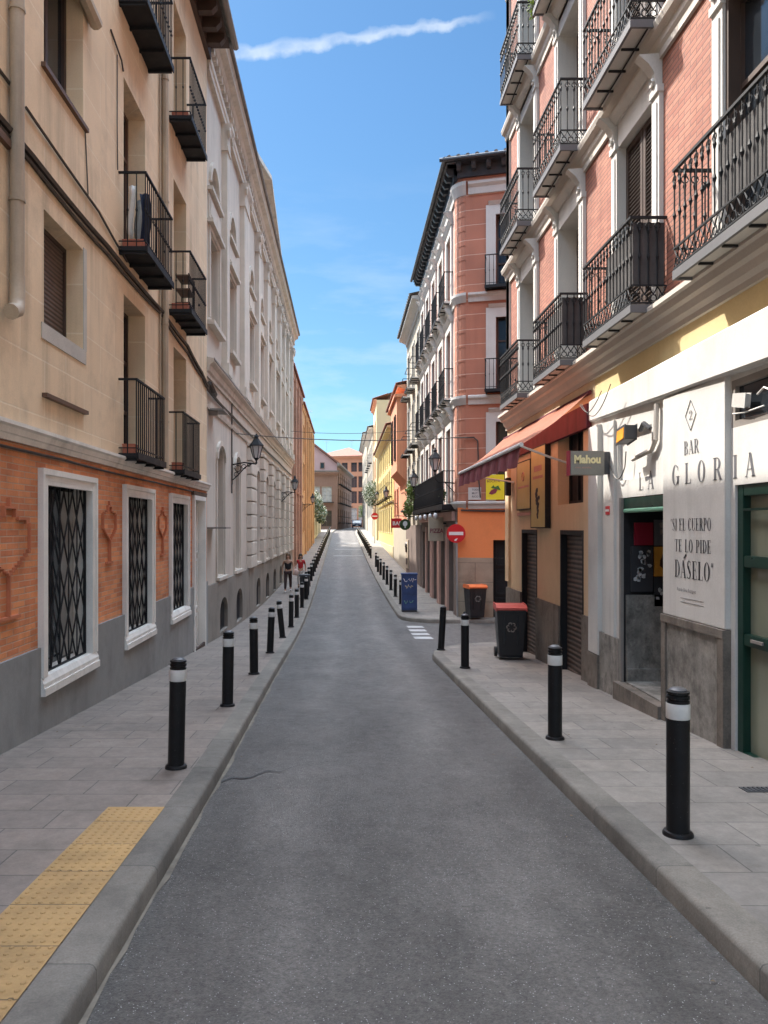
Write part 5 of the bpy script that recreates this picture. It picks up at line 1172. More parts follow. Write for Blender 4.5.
# ---- further buildings on the right
W1_, f = slot_building('white_balcony_building', 3.5, 34.65, 43.0, 12.2, 9, 'cream white building with stacked iron balconies next to the red corner building', cream_w, white_orn, [36.1, 38.8, 41.5], [(2.6, 4.9), (5.6, 8.0), (8.7, 11.0)], 1.1, balk=(0, 1, 2), right=True, cor=.45, plinth=(pier_st, 1.8), roof=tile_m, wm2=white_orn)
W2_, f = slot_building('salmon_building', 3.5, 43.05, 54.0, 9.7, 9, 'salmon building with a boxed bay window overhanging the street', salmon_w, salmon_w, [50.2, 52.6], [(2.4, 4.2), (5.6, 7.6)], 1.0, right=True, cor=.5, roof=tile_r, plinth=(cream_w, 1.7))
m = MB(); m.prism(lambda u, w_, z: (3.5-w_, u, z), [(43.3, 4.9), (48.6, 4.9), (48.6, 9.1), (43.3, 9.1)], 0, .55); m.prof(f, [(0, 4.3), (.55, 4.9), (0, 4.9)], 43.3, 48.6); m.prof(f, [(0, 9.1), (.7, 9.1), (.7, 9.25), (0, 9.3)], 43.1, 48.8); m.build('bay', salmon_w, W2_)
for a, b in ((43.9, 45.2), (46.6, 47.9)): window(W2_, lambda u, w_, z: (3.5-.72-w_, u, z), a, b, 5.6, 8.2, .16, wood_dk)
W3_, f = slot_building('yellow_building', 3.45, 54.05, 78, 8.9, 9, 'bright yellow building with tall window strips halfway up the street', yel2, paleyel, [56, 59, 62, 65, 68, 71, 74, 76.8], [(1.3, 3.2), (4.0, 6.0), (6.6, 8.2)], 1.1, right=True, cor=.45, roof=tile_r, balk=(1,), corz=(3.5,), plinth=(paleyel, .3))
W4_, f = slot_building('pale_yellow_tower', 3.3, 79.5, 88, 15.0, 6, 'pale yellow tower rising above the eaves of the yellow building', paleyel, salmon_w, [82, 85.5], [(3, 5), (7, 9), (11, 13)], 1.1, right=True, cor=.3, roof=tile_r)
W5_, f = slot_building('white_terrace_house', 3.2, 88.1, 108, 13.2, 9, 'white house with dark window strips beyond the pale yellow tower', cream_w, white_orn, [91, 95, 99, 103, 106.5], [(3, 5.2), (6.2, 8.4), (9.4, 11.6)], 1.3, right=True, cor=.5, roof=tile_m, balk=(1, 2))
W6_, f = slot_building('grey_terrace_house', 3.1, 108.1, 135, 15.0, 9, 'last grey white house on the right before the street bends', cream_w, white_orn, [112, 117, 122, 127, 132], [(3.5, 5.8), (6.8, 9), (10, 12.4)], 1.5, right=True, cor=.5, roof=tile_m, balk=(1,))
# ================================================================== STREET FURNITURE
def pz(x, y): return gz(y)+KH
def make_bollard():
    r = thing('bollard', (0, 0, 0), 'x', 'bollard', 'black bollards along the kerbs')
    m = MB(); m.lathe((0, 0, 0), [(.066, .015), (.066, .70)], 20); m.lathe((0, 0, 0), [(.066, .792), (.066, .806), (.058, .809), (.058, .817), (.067, .820), (.067, .836), (.058, .839), (.058, .847), (.066, .850), (.066, .862), (.05, .866)], 20); m.build('post', bol_blk, r, smooth=True)
    m = MB(); m.lathe((0, 0, 0), [(.068, .70), (.0685, .702), (.0685, .790), (.068, .792)], 20); m.build('reflective_band', bol_wht, r, smooth=True)
    m = MB(); m.lathe((0, 0, 0), [(.088, -.02), (.088, .012), (.080, .024), (.066, .028)], 20); m.build('base_ring', bol_blk, r, smooth=True)
    m = MB(); m.lathe((0, 0, 0), [(.052, .862), (.050, .872), (.036, .882), (.012, .887)], 16); m.build('cap', bol_rng, r, smooth=True)
    return r
b0 = make_bollard()
def solveY(yp, dz=KH):
    y = 2.0
    while y < 150:
        if 527+F*(1.7-gz(y)-dz)/y <= yp: return y
        y += .02
ordn = ['nearest', 'second nearest', 'third nearest', 'fourth nearest', 'fifth nearest', 'sixth nearest', 'seventh nearest', 'eighth nearest', 'ninth nearest', 'tenth nearest']
left = [(176, 768), (227.5, 706), (254, 674), (270, 653), (282.6, 637.7), (291, 627), (296.8, 617.5), (302, 607.5), (306.5, 599.3)]
rb = random.Random(4); tilt_l = [(-.01, .02), (.0, .012), (0, .0), (.01, .03), (0, -.10), (0, .0), (.01, 0), (0, .01), (0, 0)]
LBL = []
for i, (x, yp) in enumerate(left):
    y = solveY(yp); LBL.append(((x-345)*y/F, y, tilt_l[i], 'left kerb, ' + ['just past the yellow studded paving', 'opposite the second white barred window', 'opposite the third white barred window', 'before the white door', 'leaning, by the end of the beige building', 'by the first cellar grilles', 'in front of the walking woman', 'just before the dark box', 'beside the dark box'][i]))
for k in range(26):
    y = LBL[8][1]+2.75*(k+1)
    if y > 100: break
    far = 'by the grey building' if y < 43 else 'by the brick building' if y < 55 else 'by the ochre building' if y < 74 else 'by the low cream house'
    LBL.append((kl(y)-.32, y, (0, rb.uniform(-.02, .02)), 'left kerb %s, post %d from camera' % (far, k+10)))
first = True; cnt = 0
for i, (x, y, t, d) in enumerate(LBL):
    lab = ('%s black bollard on the %s' % (ordn[i], d)) if i < 9 else 'black bollard on the '+d
    if first: b0.location = (x, y, pz(x, y)); b0.rotation_euler = (*t, 0); b0['label'] = lab; first = False
    else: copy_tree(b0, (x, y, pz(x, y)), (t[0]+rb.uniform(-.012, .012), t[1]+rb.uniform(-.012, .012), rb.uniform(-.5, .5)), lab)
right = [(678, 835, (0, 0), 'nearest black bollard on the right kerb, in front of the bar entrance panel'), (555, 739, (0, 0), 'second nearest black bollard on the right kerb, before the stone plinth'), (465, 668, (0, 0), 'third bollard on the right kerb, with a white band, before the side street')]
for x, yp, t, lab in right:
    y = solveY(yp); copy_tree(b0, ((x-345)*y/F, y, pz(0, y)), (*t, .5), lab)
# the damaged one without its band
y = solveY(650); bx = (441-345)*y/F
r = thing('bollard', (bx, y, pz(0, y)), 'leaning black bollard without a white band at the side street corner', 'bollard', 'black bollards along the kerbs'); r.rotation_euler = (.0, .055, 0)
mm = []
for nm, pr, mt in (('post', [(.066, .015), (.066, .70), (.064, .71), (.064, .78), (.066, .79), (.066, .806), (.058, .809), (.058, .817), (.067, .820), (.067, .836), (.058, .839), (.058, .847), (.066, .862), (.03, .88)], bol_blk), ('base_ring', [(.088, -.02), (.088, .012), (.080, .024), (.066, .028)], bol_blk)):
    m = MB(); m.lathe((0, 0, 0), pr, 18); o = m.build(nm, mt, None, smooth=True); o.parent = r; o.location = (0, 0, 0)
fr_list = [(400.9, 604), (395.4, 596.5), (390.9, 590), (387, 584.5), (383.7, 579.6), (380.6, 575), (378, 571.8), (376, 567)]
fy = []
for i, (x, yp) in enumerate(fr_list):
    y = solveY(yp); fy.append(y); copy_tree(b0, ((x-345)*y/F, y, pz(0, y)), (0, 0, .3), 'black bollard on the far right pavement, %s beyond the blue cabinet' % ['first', 'second', 'third', 'fourth', 'fifth', 'sixth', 'seventh', 'eighth'][i])
k = 0; y = 54
while y < 100:
    copy_tree(b0, (kr(y)+.32, y, pz(0, y)), (0, 0, .3), 'tiny distant bollard on the right kerb, number %d of the climbing row' % (k+1)); y += 2.9; k += 1
# wheelie bins
def bin_(loc, rot, lidm, label, scl=1.0):
    r = thing('wheelie_bin', (0, 0, 0), label, 'bin', 'wheelie bins on the pavement')
    m = MB(); P = []
    for z, hw, hd in ((.06, .20, .22), (.10, .205, .235), (.82, .25, .29), (.90, .25, .29)):
        P += [(sx*hw, sy*hd, z) for sx, sy in ((-1, -1), (1, -1), (1, 1), (-1, 1))]
    m.add(P, [(0, 1, 2, 3), (12, 13, 14, 15)]+[(k*4+j, k*4+(j+1) % 4, (k+1)*4+(j+1) % 4, (k+1)*4+j) for k in range(3) for j in range(4)])
    m.box(ID, -.265, .265, -.31, .31, .86, .90); m.box(ID, -.13, -.1, -.30, -.24, .3, .84); m.box(ID, .1, .13, -.30, -.24, .3, .84)
    m.build('body', bin_b, r, bevel=.012)
    m = MB(); m.prism(lambda u, w_, z: (w_, u, z), [(-.32, .90), (.30, .90), (.31, .94), (.25, .985), (-.22, .985), (-.33, .94)], -.27, .27); m.build('lid', lidm, r, bevel=.015)
    for s in (-1, 1):
        m = MB(); 
        for k in range(16):
            pass
        m.tube([(s*.23-.025, .24, .09), (s*.23+.025, .24, .09)], .09, 16); m.build('wheel', rubber, r)
    m = MB(); m.tube([(-.2, .27, .86), (-.2, .34, .88), (.2, .34, .88), (.2, .27, .86)], .014, 6); m.build('handle', bin_b, r)
    # moulded recycling-like emblem: three bent arrows round a hexagon
    m = MB()
    for k in range(6):
        a = R(60*k+30); b = R(60*k+75); c_ = (0, -.268, .60)
        p = lambda a, q: (c_[0]+q*math.cos(a), -.241-.0764*(c_[2]+q*math.sin(a)-.1), c_[2]+q*math.sin(a))
        m.tube([p(a, .075), p((a+b)/2, .085), p(b, .075)], .011, 4); m.tube([p(a, .075), p(a, .045)], .008, 4)
    m.build('emblem', pipe_g, r)
    r.location = loc; r.rotation_euler = (0, 0, rot); r.scale = (scl,)*3; return r
y = 13.75; bin_((2.98, y, pz(0, y)), R(-6), lid_r, 'black wheelie bin with faded red lid standing by the brown shutters')
y = 22.98; bin_((3.93, y+.0, pz(0, y)), R(8), lid_o, 'black wheelie bin with orange lid against the red corner building', 1.04)
# no entry sign
y = 23.45; x = 3.42; z0 = pz(0, y)
S = thing('no_entry_sign', (x, y, z0), 'round red no entry sign on a grey post at the side street corner', 'road sign')
m = MB(); m.tube([(x+.05, y, z0), (x+.02, y, 1.85)], .032, 10); m.build('post', steel, S, smooth=True)
cz = 1.5; m = MB(); n = 32; m.prism(lambda u, w_, z: (u, y-.045-w_, z), [(x+.0+.29*math.cos(2*math.pi*i/n), cz+.29*math.sin(2*math.pi*i/n)) for i in range(n)], 0, .012); dd = m.build('disc', sign_r, S)
m = MB(); m.box(ID, x-.22, x+.22, y-.062, y-.0575, cz-.05, cz+.05); m.build('white_bar', sign_w, dd)
m = MB(); m.prism(lambda u, w_, z: (u, y-.058-w_, z), [(x-.06, cz-.22), (x, cz-.23), (x+.05, cz-.15), (x, cz-.16), (x-.04, cz-.18)], 0, .003); m.build('sticker', sign_w, dd)
# second no-entry sign, far up
y2 = 74; x2 = 2.9; S2 = thing('no_entry_sign', (x2, y2, pz(0, y2)), 'small distant round red no entry sign near the yellow building', 'road sign')
m = MB(); m.tube([(x2, y2, pz(0, y2)), (x2, y2, 3.5)], .04, 8); m.build('post', steel, S2)
m = MB(); m.prism(lambda u, w_, z: (u, y2-.05-w_, z), [(x2+.34*math.cos(2*math.pi*i/n), 2.75+.34*math.sin(2*math.pi*i/n)) for i in range(n)], 0, .012); dd = m.build('disc', sign_r, S2)
m = MB(); m.box(ID, x2-.25, x2+.25, y2-.07, y2-.064, 2.69, 2.81); m.build('white_bar', sign_w, dd)
# blue cabinet
y = 24.95; x = 2.12; z0 = pz(0, y)
S = thing('utility_cabinet', (x, y, z0), 'dark blue street cabinet with scribbled graffiti on the far right pavement', 'cabinet')
m = MB(); m.box(ID, x-.25, x+.25, y, y+.35, z0+.06, z0+1.22); m.build('housing', blue_m, S, bevel=.01)
m = MB(); m.box(ID, x-.24, x+.24, y+.01, y+.34, z0, z0+.06); m.build('base', iron_grey, S)
m = MB(); m.box(ID, x-.27, x+.27, y-.02, y+.37, z0+1.221, z0+1.27); m.build('top', blue_m, S)
m = MB(); m.box(ID, x-.22, x+.22, y-.008, y-.001, z0+.12, z0+.55); m.box(ID, x-.22, x+.22, y-.008, y-.001, z0+.6, z0+1.18); m.build('door', blue_m, S)
m = MB(); rr = random.Random(8)
for (xa, za, col) in ((-.2, 1.02, 0), (-.04, 1.04, 0), (.1, 1.02, 0), (-.15, .82, 1), (.0, .80, 1), (-.18, .3, 2), (0, .32, 2)):
    m.c = col; P = [(x+xa+.03*k+rr.uniform(-.01, .01), y-.014, z0+za+rr.uniform(-.05, .09)) for k in range(5)]; m.tube(P, .009, 4)
m.build('graffiti', [sign_w, cream_t, green_l], S)
# dark box on the left, behind the bollards
y = 29.6; x = -1.62; z0 = pz(0, y)
S = thing('litter_bin', (x, y, z0), 'dark grey litter box between bollards on the left pavement', 'bin')
m = MB(); m.box(ID, x-.14, x+.22, y, y+.36, z0+.12, z0+.86); m.build('body', bin_b, S, bevel=.02); m = MB(); m.box(ID, x-.17, x+.25, y-.02, y+.38, z0+.862, z0+.93); m.build('lid', iron_grey, S, bevel=.01)
m = MB(); m.box(ID, x-.1, x+.18, y+.04, y+.3, z0-.02, z0+.12); m.build('foot', iron_grey, S)
# ---- lanterns
def lantern_mesh(parent, c, s=1.0):
    x, y, z = c; hx = [(.07, -.30), (.15, .02)]
    m = MB()
    m.lathe((x, y, z), [(.012*s, -.46*s), (.03*s, -.43*s), (.02*s, -.38*s), (.06*s, -.32*s), (.085*s, -.30*s)], 6)
    m.lathe((x, y, z), [(.20*s, .02*s), (.19*s, .05*s), (.12*s, .14*s), (.06*s, .22*s), (.05*s, .26*s), (.07*s, .28*s), (.04*s, .31*s), (.012*s, .36*s)], 6)
    for j in range(6):
        a = 2*math.pi*j/6; m.tube([(x+.085*s*math.cos(a), y+.085*s*math.sin(a), z-.30*s), (x+.17*s*math.cos(a), y+.17*s*math.sin(a), z+.02*s)], .010*s, 4)
    o = m.build('lantern', iron, parent)
    g = MB(); g.lathe((x, y, z), [(.078*s, -.295*s), (.158*s, .018*s)], 6); g.build('lamp_glass', lampglass, o)
def wall_lantern(X, Yw, side, zc, reach, label):
    base = (X, Yw, zc-.25); r = thing('wall_lantern', base, label, 'street lamp', 'wall lanterns along the street'); s = side
    m = MB(); xe = X+s*reach; zb = zc-.46
    m.box(ID, min(X, X+s*.02), max(X, X+s*.02), Yw-.05, Yw+.05, zb-.55, zb+.18)
    m.tube([(X, Yw, zb-.02), (X+s*reach*.5, Yw, zb+.04), (xe, Yw, zb)], .02, 6)
    m.tube([(X, Yw, zb-.45), (X+s*reach*.25, Yw, zb-.30), (X+s*reach*.55, Yw, zb-.08), (X+s*reach*.8, Yw, zb)], .016, 6)
    FRM = lambda u, w_, z: (X+s*u, Yw+w_, z)
    for u, z, q in ((.16, -.12, .085), (.32, -.07, .06), (.12, -.28, .06), (.45, -.03, .04)): m.ring(FRM, u*reach/.65, 0, zb+z, q, .011, 10)
    m.tube([(xe, Yw, zb), (xe, Yw, zb+.05)], .02, 6); m.build('bracket', iron, r)
    lantern_mesh(r, (xe, Yw, zc)); return r
wall_lantern(-3.05, 20.5, 1, 3.86, .66, 'nearest black wall lantern on a scrolled bracket on the grey building')
wall_lantern(-3.05, 36.2, 1, 3.80, .66, 'second black wall lantern at the far end of the grey building')
wall_lantern(-3.1, 55.4, 1, 3.8, .75, 'farthest black wall lantern against the ochre building')
def post_lantern(x, y, zc, label, X=3.5):
    r = thing('wall_lantern', (X, y, zc-.5), label, 'street lamp', 'wall lanterns along the street')
    m = MB(); m.tube([(X, y, zc-.75), (x+.1, y, zc-.70), (x, y, zc-.60), (x, y, zc-.44)], .024, 6); m.tube([(X, y, zc-1.05), ((x+X)/2, y, zc-.72)], .016, 5); m.build('bracket', iron, r)
    lantern_mesh(r, (x, y, zc), 1.08)
post_lantern(2.88, 24.3, 3.85, 'near black lantern in front of the long balcony of the red corner building')
post_lantern(2.85, 31.6, 3.72, 'second black lantern by the green plants on the right side')
post_lantern(2.7, 50, 4.0, 'far black lantern before the yellow building')
post_lantern(2.7, 64, 4.4, 'farthest black lantern on the yellow building', 3.45)
# ---- wires over the street
def wire(name, pts, r, sag, label):
    m = MB(); P = []
    for a, b in zip(pts, pts[1:]):
        for i in range(17):
            t = i/16; P.append((a[0]+(b[0]-a[0])*t, a[1]+(b[1]-a[1])*t, a[2]+(b[2]-a[2])*t-4*sag*t*(1-t)))
    m.tube(P, r, 5); o = m.build(name, cable_m); tag(o, label, 'cable')
wire('overhead_cable', [(-3.0, 21, 4.28), (3.5, 23.75, 4.50)], .013, .14, 'black cable sagging across the street between the grey and red buildings')
wire('overhead_cable', [(-3.0, 42, 7.0), (3.5, 36, 6.3)], .012, .15, 'thin cable crossing the sky above the thicker black cable')
# ---- plants, laundry and pots on the balconies
def plant(name, c, rad, n, size, mt, label, cat='plant', stems=4, hang=0):
    r = thing(name, (c[0], c[1], c[2]-rad[2]), label, cat)
    m = MB(); leaves(m, c, rad, n, size, random.Random(int(abs(c[1]*100)))); m.build('foliage', mt[0], r, recalc=False)
    if len(mt) > 1:
        m = MB(); leaves(m, c, [q*1.02 for q in rad], n, size*.8, random.Random(int(abs(c[1]*77)))); m.build('blossom', mt[1], r, recalc=False)
    m = MB(); rr = random.Random(2)
    for _ in range(stems): m.tube([(c[0], c[1], c[2]-rad[2]), (c[0]+rr.uniform(-.3, .3)*rad[0], c[1]+rr.uniform(-.3, .3)*rad[1], c[2]), (c[0]+rr.uniform(-.7, .7)*rad[0], c[1]+rr.uniform(-.7, .7)*rad[1], c[2]+.7*rad[2])], [.02, .012, .005], 4)
    m.build('stem', bark, r); return r
plant('balcony_plant', (2.95, 34.0, 3.35), (.28, .5, .55), 420, .075, (leafA,), 'bright green bushy plant spilling over the end of the long balcony')
plant('balcony_plant', (2.95, 35.3, 2.55), (.30, .5, .55), 420, .075, (leafA,), 'lower green plant hanging below the bushy one on the right')
plant('balcony_plant', (3.2, 24.9, 2.75), (.12, .22, .25), 160, .05, (leafB,), 'small dark green potted plant on the near end of the long balcony')
plant('balcony_plant', (3.2, 12.9, 10.55), (.14, .25, .2), 120, .04, (leafA,), 'small green plant with red flowers on the top right balcony')
plant('climbing_shrub', (-2.95, 78, 4.0), (.75, 3.0, 1.5), 700, .15, (leafB, flowerW), 'white blossoming shrub hanging over the low cream house', 'shrub')
plant('climbing_shrub', (-2.7, 86, 3.2), (.7, 3.0, 1.2), 600, .17, (leafB, flowerW), 'second lower white blossoming shrub on the low cream house', 'shrub')
plant('blossom_tree', (2.9, 82, 5.3), (1.1, 2.6, 1.6), 700, .14, (leafB, flowerW), 'white flowering climber on the pale wall on the right side', 'tree')
def tree(x, y, h, label):
    r = thing('tree', (x, y, gz(y)), label, 'tree'); z = gz(y)
    m = MB(); m.tube([(x, y, z-.1), (x+.05, y, z+h*.3), (x, y, z+h*.5)], [.14, .11, .08], 7); rr = random.Random(int(y))
    for _ in range(7): m.tube([(x, y, z+h*.35), (x+rr.uniform(-.6, .6), y+rr.uniform(-.6, .6), z+h*.6), (x+rr.uniform(-1, 1), y+rr.uniform(-1, 1), z+h*.85)], [.06, .04, .015], 5)
    m.build('trunk', bark, r); m = MB()
    for _ in range(9): leaves(m, (x+rr.uniform(-.8, .8), y+rr.uniform(-.8, .8), z+h*rr.uniform(.45, .92)), (.8, .8, .6), 110, .13, rr)
    m.build('crown', leafA, r, recalc=False)
tree(3.6, 151, 4.6, 'small green street tree at the end of the street beside the car')
# laundry on the second balcony
def cloth(name, x, y0, y1, z0, z1, mt, label, seed):
    rr = random.Random(seed); m = MB(); n = 8; k = 6; ph = rr.random()*6
    for i in range(n+1):
        for j in range(k+1):
            t, s = i/n, j/k; y = y0+(y1-y0)*t+(.02*math.sin(s*5+ph)); m.v.append((y, x+.02*math.sin(t*9+ph+s), z1-(z1-z0)*s*(1-.06*math.sin(t*7+ph))))
    for i in range(n):
        for j in range(k): a = i*(k+1)+j; m.f.append((a, a+1, a+k+2, a+k+1)); m.m.append(0)
    o = m.build(name, mt, smooth=True); sm = o.modifiers.new('thickness', 'SOLIDIFY'); sm.thickness = .006; tag(o, label, 'laundry')
cloth('hanging_shirt', 10.25, -2.93, -2.83, 5.62, 6.30, cloth_w, 'white shirt drying on the middle balcony of the beige building', 1)
cloth('hanging_trousers', 10.45, -2.81, -2.68, 5.55, 6.28, cloth_d, 'navy trousers drying beside the white shirt', 2)
cloth('hanging_towel', 10.7, -2.95, -2.78, 5.65, 6.3, MATS['curtained_glass'], 'grey towel drying beyond the navy trousers', 3)
for i, (u, zf, lab) in enumerate(((10.15, 5.42, 'terracotta planter box on the middle near balcony of the beige building'), (13.05, 5.42, 'terracotta planter box on the middle far balcony of the beige building'), (10.15, 2.68, 'dark red planter box on the low near balcony of the beige building'), (13.05, 2.68, 'dark red planter box on the low far balcony of the beige building'), (13.05, 8.72, 'terracotta planter box on the highest balcony of the beige building'))):
    x1 = -2.72 if zf > 3 else -2.83; t = thing('planter_box', (-2.9, u+.08, zf), lab, 'planter'); m = MB(); m.prism(lambda a, w_, z: (a, u+.02+w_, z), [(-2.97, zf+.002), (x1, zf+.002), (x1+.02, zf+.13), (-2.98, zf+.13)], 0, .16); m.build('trough', terra, t, bevel=.004)
    m = MB(); m.box(ID, -2.96, x1, u+.035, u+.165, zf+.131, zf+.136); m.build('soil', bark, t)
t = thing('plant_stand', (-2.85, 13.7, 5.42), 'small slatted wooden stand on the middle far balcony', 'stand'); m = MB()
for z in (5.62, 5.86, 6.1): m.box(ID, -2.97, -2.72, 13.3, 13.8, z, z+.02)
m.build('shelf', wood_br, t); m = MB()
for a, b in ((-2.96, 13.32), (-2.74, 13.32), (-2.96, 13.78), (-2.74, 13.78)): m.tube([(a, b, 5.42), (a, b, 6.15)], .01, 4)
m.build('frame', iron, t)
# ---- shop signs beyond the corner
def round_sign(x, y, z, r_, mt, label, pr):
    S = thing('hanging_sign', (3.5, y, z), label, 'sign'); n = 24; m = MB(); m.prism(lambda u, w_, q: (u, y-w_, q), [(x+r_*math.cos(2*math.pi*i/n), z+r_*math.sin(2*math.pi*i/n)) for i in range(n)], 0, .08); m.build('board', mt, S)
    m = MB(); m.tube([(x, y-.04, z+r_), (x, y-.04, z+r_+.12), (3.5, y-.04, z+r_+.12)], .02, 5); m.build('bracket', iron, S); pr(S)
def pr1(S):
    m = MB(); n = 16; m.prism(lambda u, w_, q: (u, 36.91-w_, q), [(2.92+.11*math.cos(2*math.pi*i/n), 1.86+.13*math.sin(2*math.pi*i/n)) for i in range(n)], 0, .008); m.box(ID, 2.89, 2.95, 36.90, 36.912, 1.65, 1.76); m.build('emblem', sign_w, S)
round_sign(2.92, 37, 1.82, .27, leafB, 'round dark green sign with a white emblem hanging beyond the long balcony', pr1)
S = thing('hanging_sign', (3.5, 40, 1.9), 'square red hanging sign with pale lettering on the right side', 'sign')
m = MB(); m.box(ID, 2.43, 2.98, 40, 40.08, 1.65, 2.15); m.build('board', sign_r, S); m = MB(); m.tube([(2.7, 40.04, 2.15), (2.7, 40.04, 2.28), (3.5, 40.04, 2.28)], .02, 5); m.build('bracket', iron, S)
text_bfont('BAR', lambda u, w_, z: (u, 40-w_, z), 2.50, 1.80, .2, .002, .004, bold=.02, xs=1).build('lettering', sign_w, S)
S = thing('wall_picture', (3.3, 41.9, 0), 'small dark picture board fixed low on the cream wall beside the shops', 'sign'); m = MB(); m.box(frR(3.44), 40.9, 42.4, 0, .05, -.55, 1.0); m.build('board', beige_sign, S)
m = MB(); m.ring(frR(3.38), 41.7, .0, .6, .25, .08, 10); m.box(frR(3.38), 41.2, 42.1, .0, .02, -.35, .0); m.build('print', wood_dk, S)
# ---- rooftop aerials
def aerial(x, y, z, h, label):
    r = thing('aerial', (x, y, z), label, 'antenna'); m = MB(); m.tube([(x, y, z), (x, y, z+h)], .025, 5); m.build('mast', steel, r)
    m = MB(); m.tube([(x-.5, y, z+h*.9), (x+.5, y, z+h*.9)], .012, 4)
    for k in range(7): q = x-.45+.15*k; m.tube([(q, y-.22, z+h*.9), (q, y+.22, z+h*.9)], .008, 4); m.tube([(q, y, z+h*.9-.18), (q, y, z+h*.9+.18)], .008, 4)
    m.build('antenna_rods', steel, r)
aerial(-3.6, 72, 10.7, 2.2, 'thin television aerial on the ochre building roof')
aerial(-4.0, 165, 17.5, 3.0, 'tall television aerial left on the orange end house')
aerial(1.5, 165, 18, 2.6, 'television aerial right on the orange end house')
aerial(4.2, 60, 9.6, 1.8, 'television aerial on the yellow building roof')
# ---- distant dark blue car
def car(x, y, label):
    z = gz(y); r = thing('parked_car', (x, y, z), label, 'car'); w2 = .88
    prof_ = [(-1.9, .25), (-1.95, .55), (-1.85, .82), (-1.15, .92), (-.6, 1.38), (.9, 1.42), (1.6, .98), (1.95, .92), (2.0, .3)]
    m = MB(); m.prism(lambda u, w_, q: (x+w_, y+u, z+q), prof_, -w2, w2); m.build('body', car_b, r, bevel=.06)
    m = MB(); m.add([(x-.72, y-1.17, z+.94), (x+.72, y-1.17, z+.94), (x+.62, y-.66, z+1.33), (x-.62, y-.66, z+1.33)], [(0, 1, 2, 3)]); m.build('windscreen', glass_l, r)
    for sx in (-1, 1):
        m = MB(); m.prism(lambda u, w_, q: (x+w_, y+u, z+q), [(-.95, .95), (1.3, .98), (.85, 1.34), (-.5, 1.32)], sx*(w2+.002), sx*(w2+.006)); m.build('side_window', glass, r)
        m = MB(); m.box(ID, x+sx*.62-.16, x+sx*.62+.16, y-1.96, y-1.90, z+.62, z+.76); m.build('headlight', lampglass, r)
        for yy_ in (-1.25, 1.25):
            m = MB(); m.tube([(x+sx*.78-.1, y+yy_, z+.31), (x+sx*.78+.12*1, y+yy_, z+.31)], .31, 16); o = m.build('wheel', rubber, r); m = MB(); m.tube([(x+sx*.91-.0, y+yy_, z+.31), (x+sx*.915, y+yy_, z+.31)], .18, 12); m.build('rim', steel, o)
    m = MB(); m.box(ID, x-.25, x+.25, y-1.975, y-1.955, z+.42, z+.53); m.build('number_plate', sign_w, r)
car(2.2, 141, 'dark blue parked car at the far end of the street')

# ================================================================== the two walkers
def skinned(name, verts, edges, radii, mat, parent, root=0, sub=1):
    me = bpy.data.meshes.new(name); me.from_pydata(verts, edges, []); o = bpy.data.objects.new(name, me); COL.objects.link(o)
    md = o.modifiers.new('s', 'SKIN'); md.use_smooth_shade = True
    for i, v in enumerate(me.skin_vertices[0].data):
        rr = radii[i]; v.radius = rr if isinstance(rr, tuple) else (rr, rr); v.use_root = (i == root)
    sb = o.modifiers.new('u', 'SUBSURF'); sb.levels = sub; sb.render_levels = sub
    dg = bpy.context.evaluated_depsgraph_get(); m2 = bpy.data.meshes.new_from_object(o.evaluated_get(dg)); bpy.data.objects.remove(o)
    m2.materials.clear(); m2.materials.append(mat); m2.name = name; m2.polygons.foreach_set('use_smooth', [True]*len(m2.polygons))
    q = bpy.data.objects.new(name, m2); COL.objects.link(q); WORLD[q] = Vector((0, 0, 0)); q.parent = parent; return q
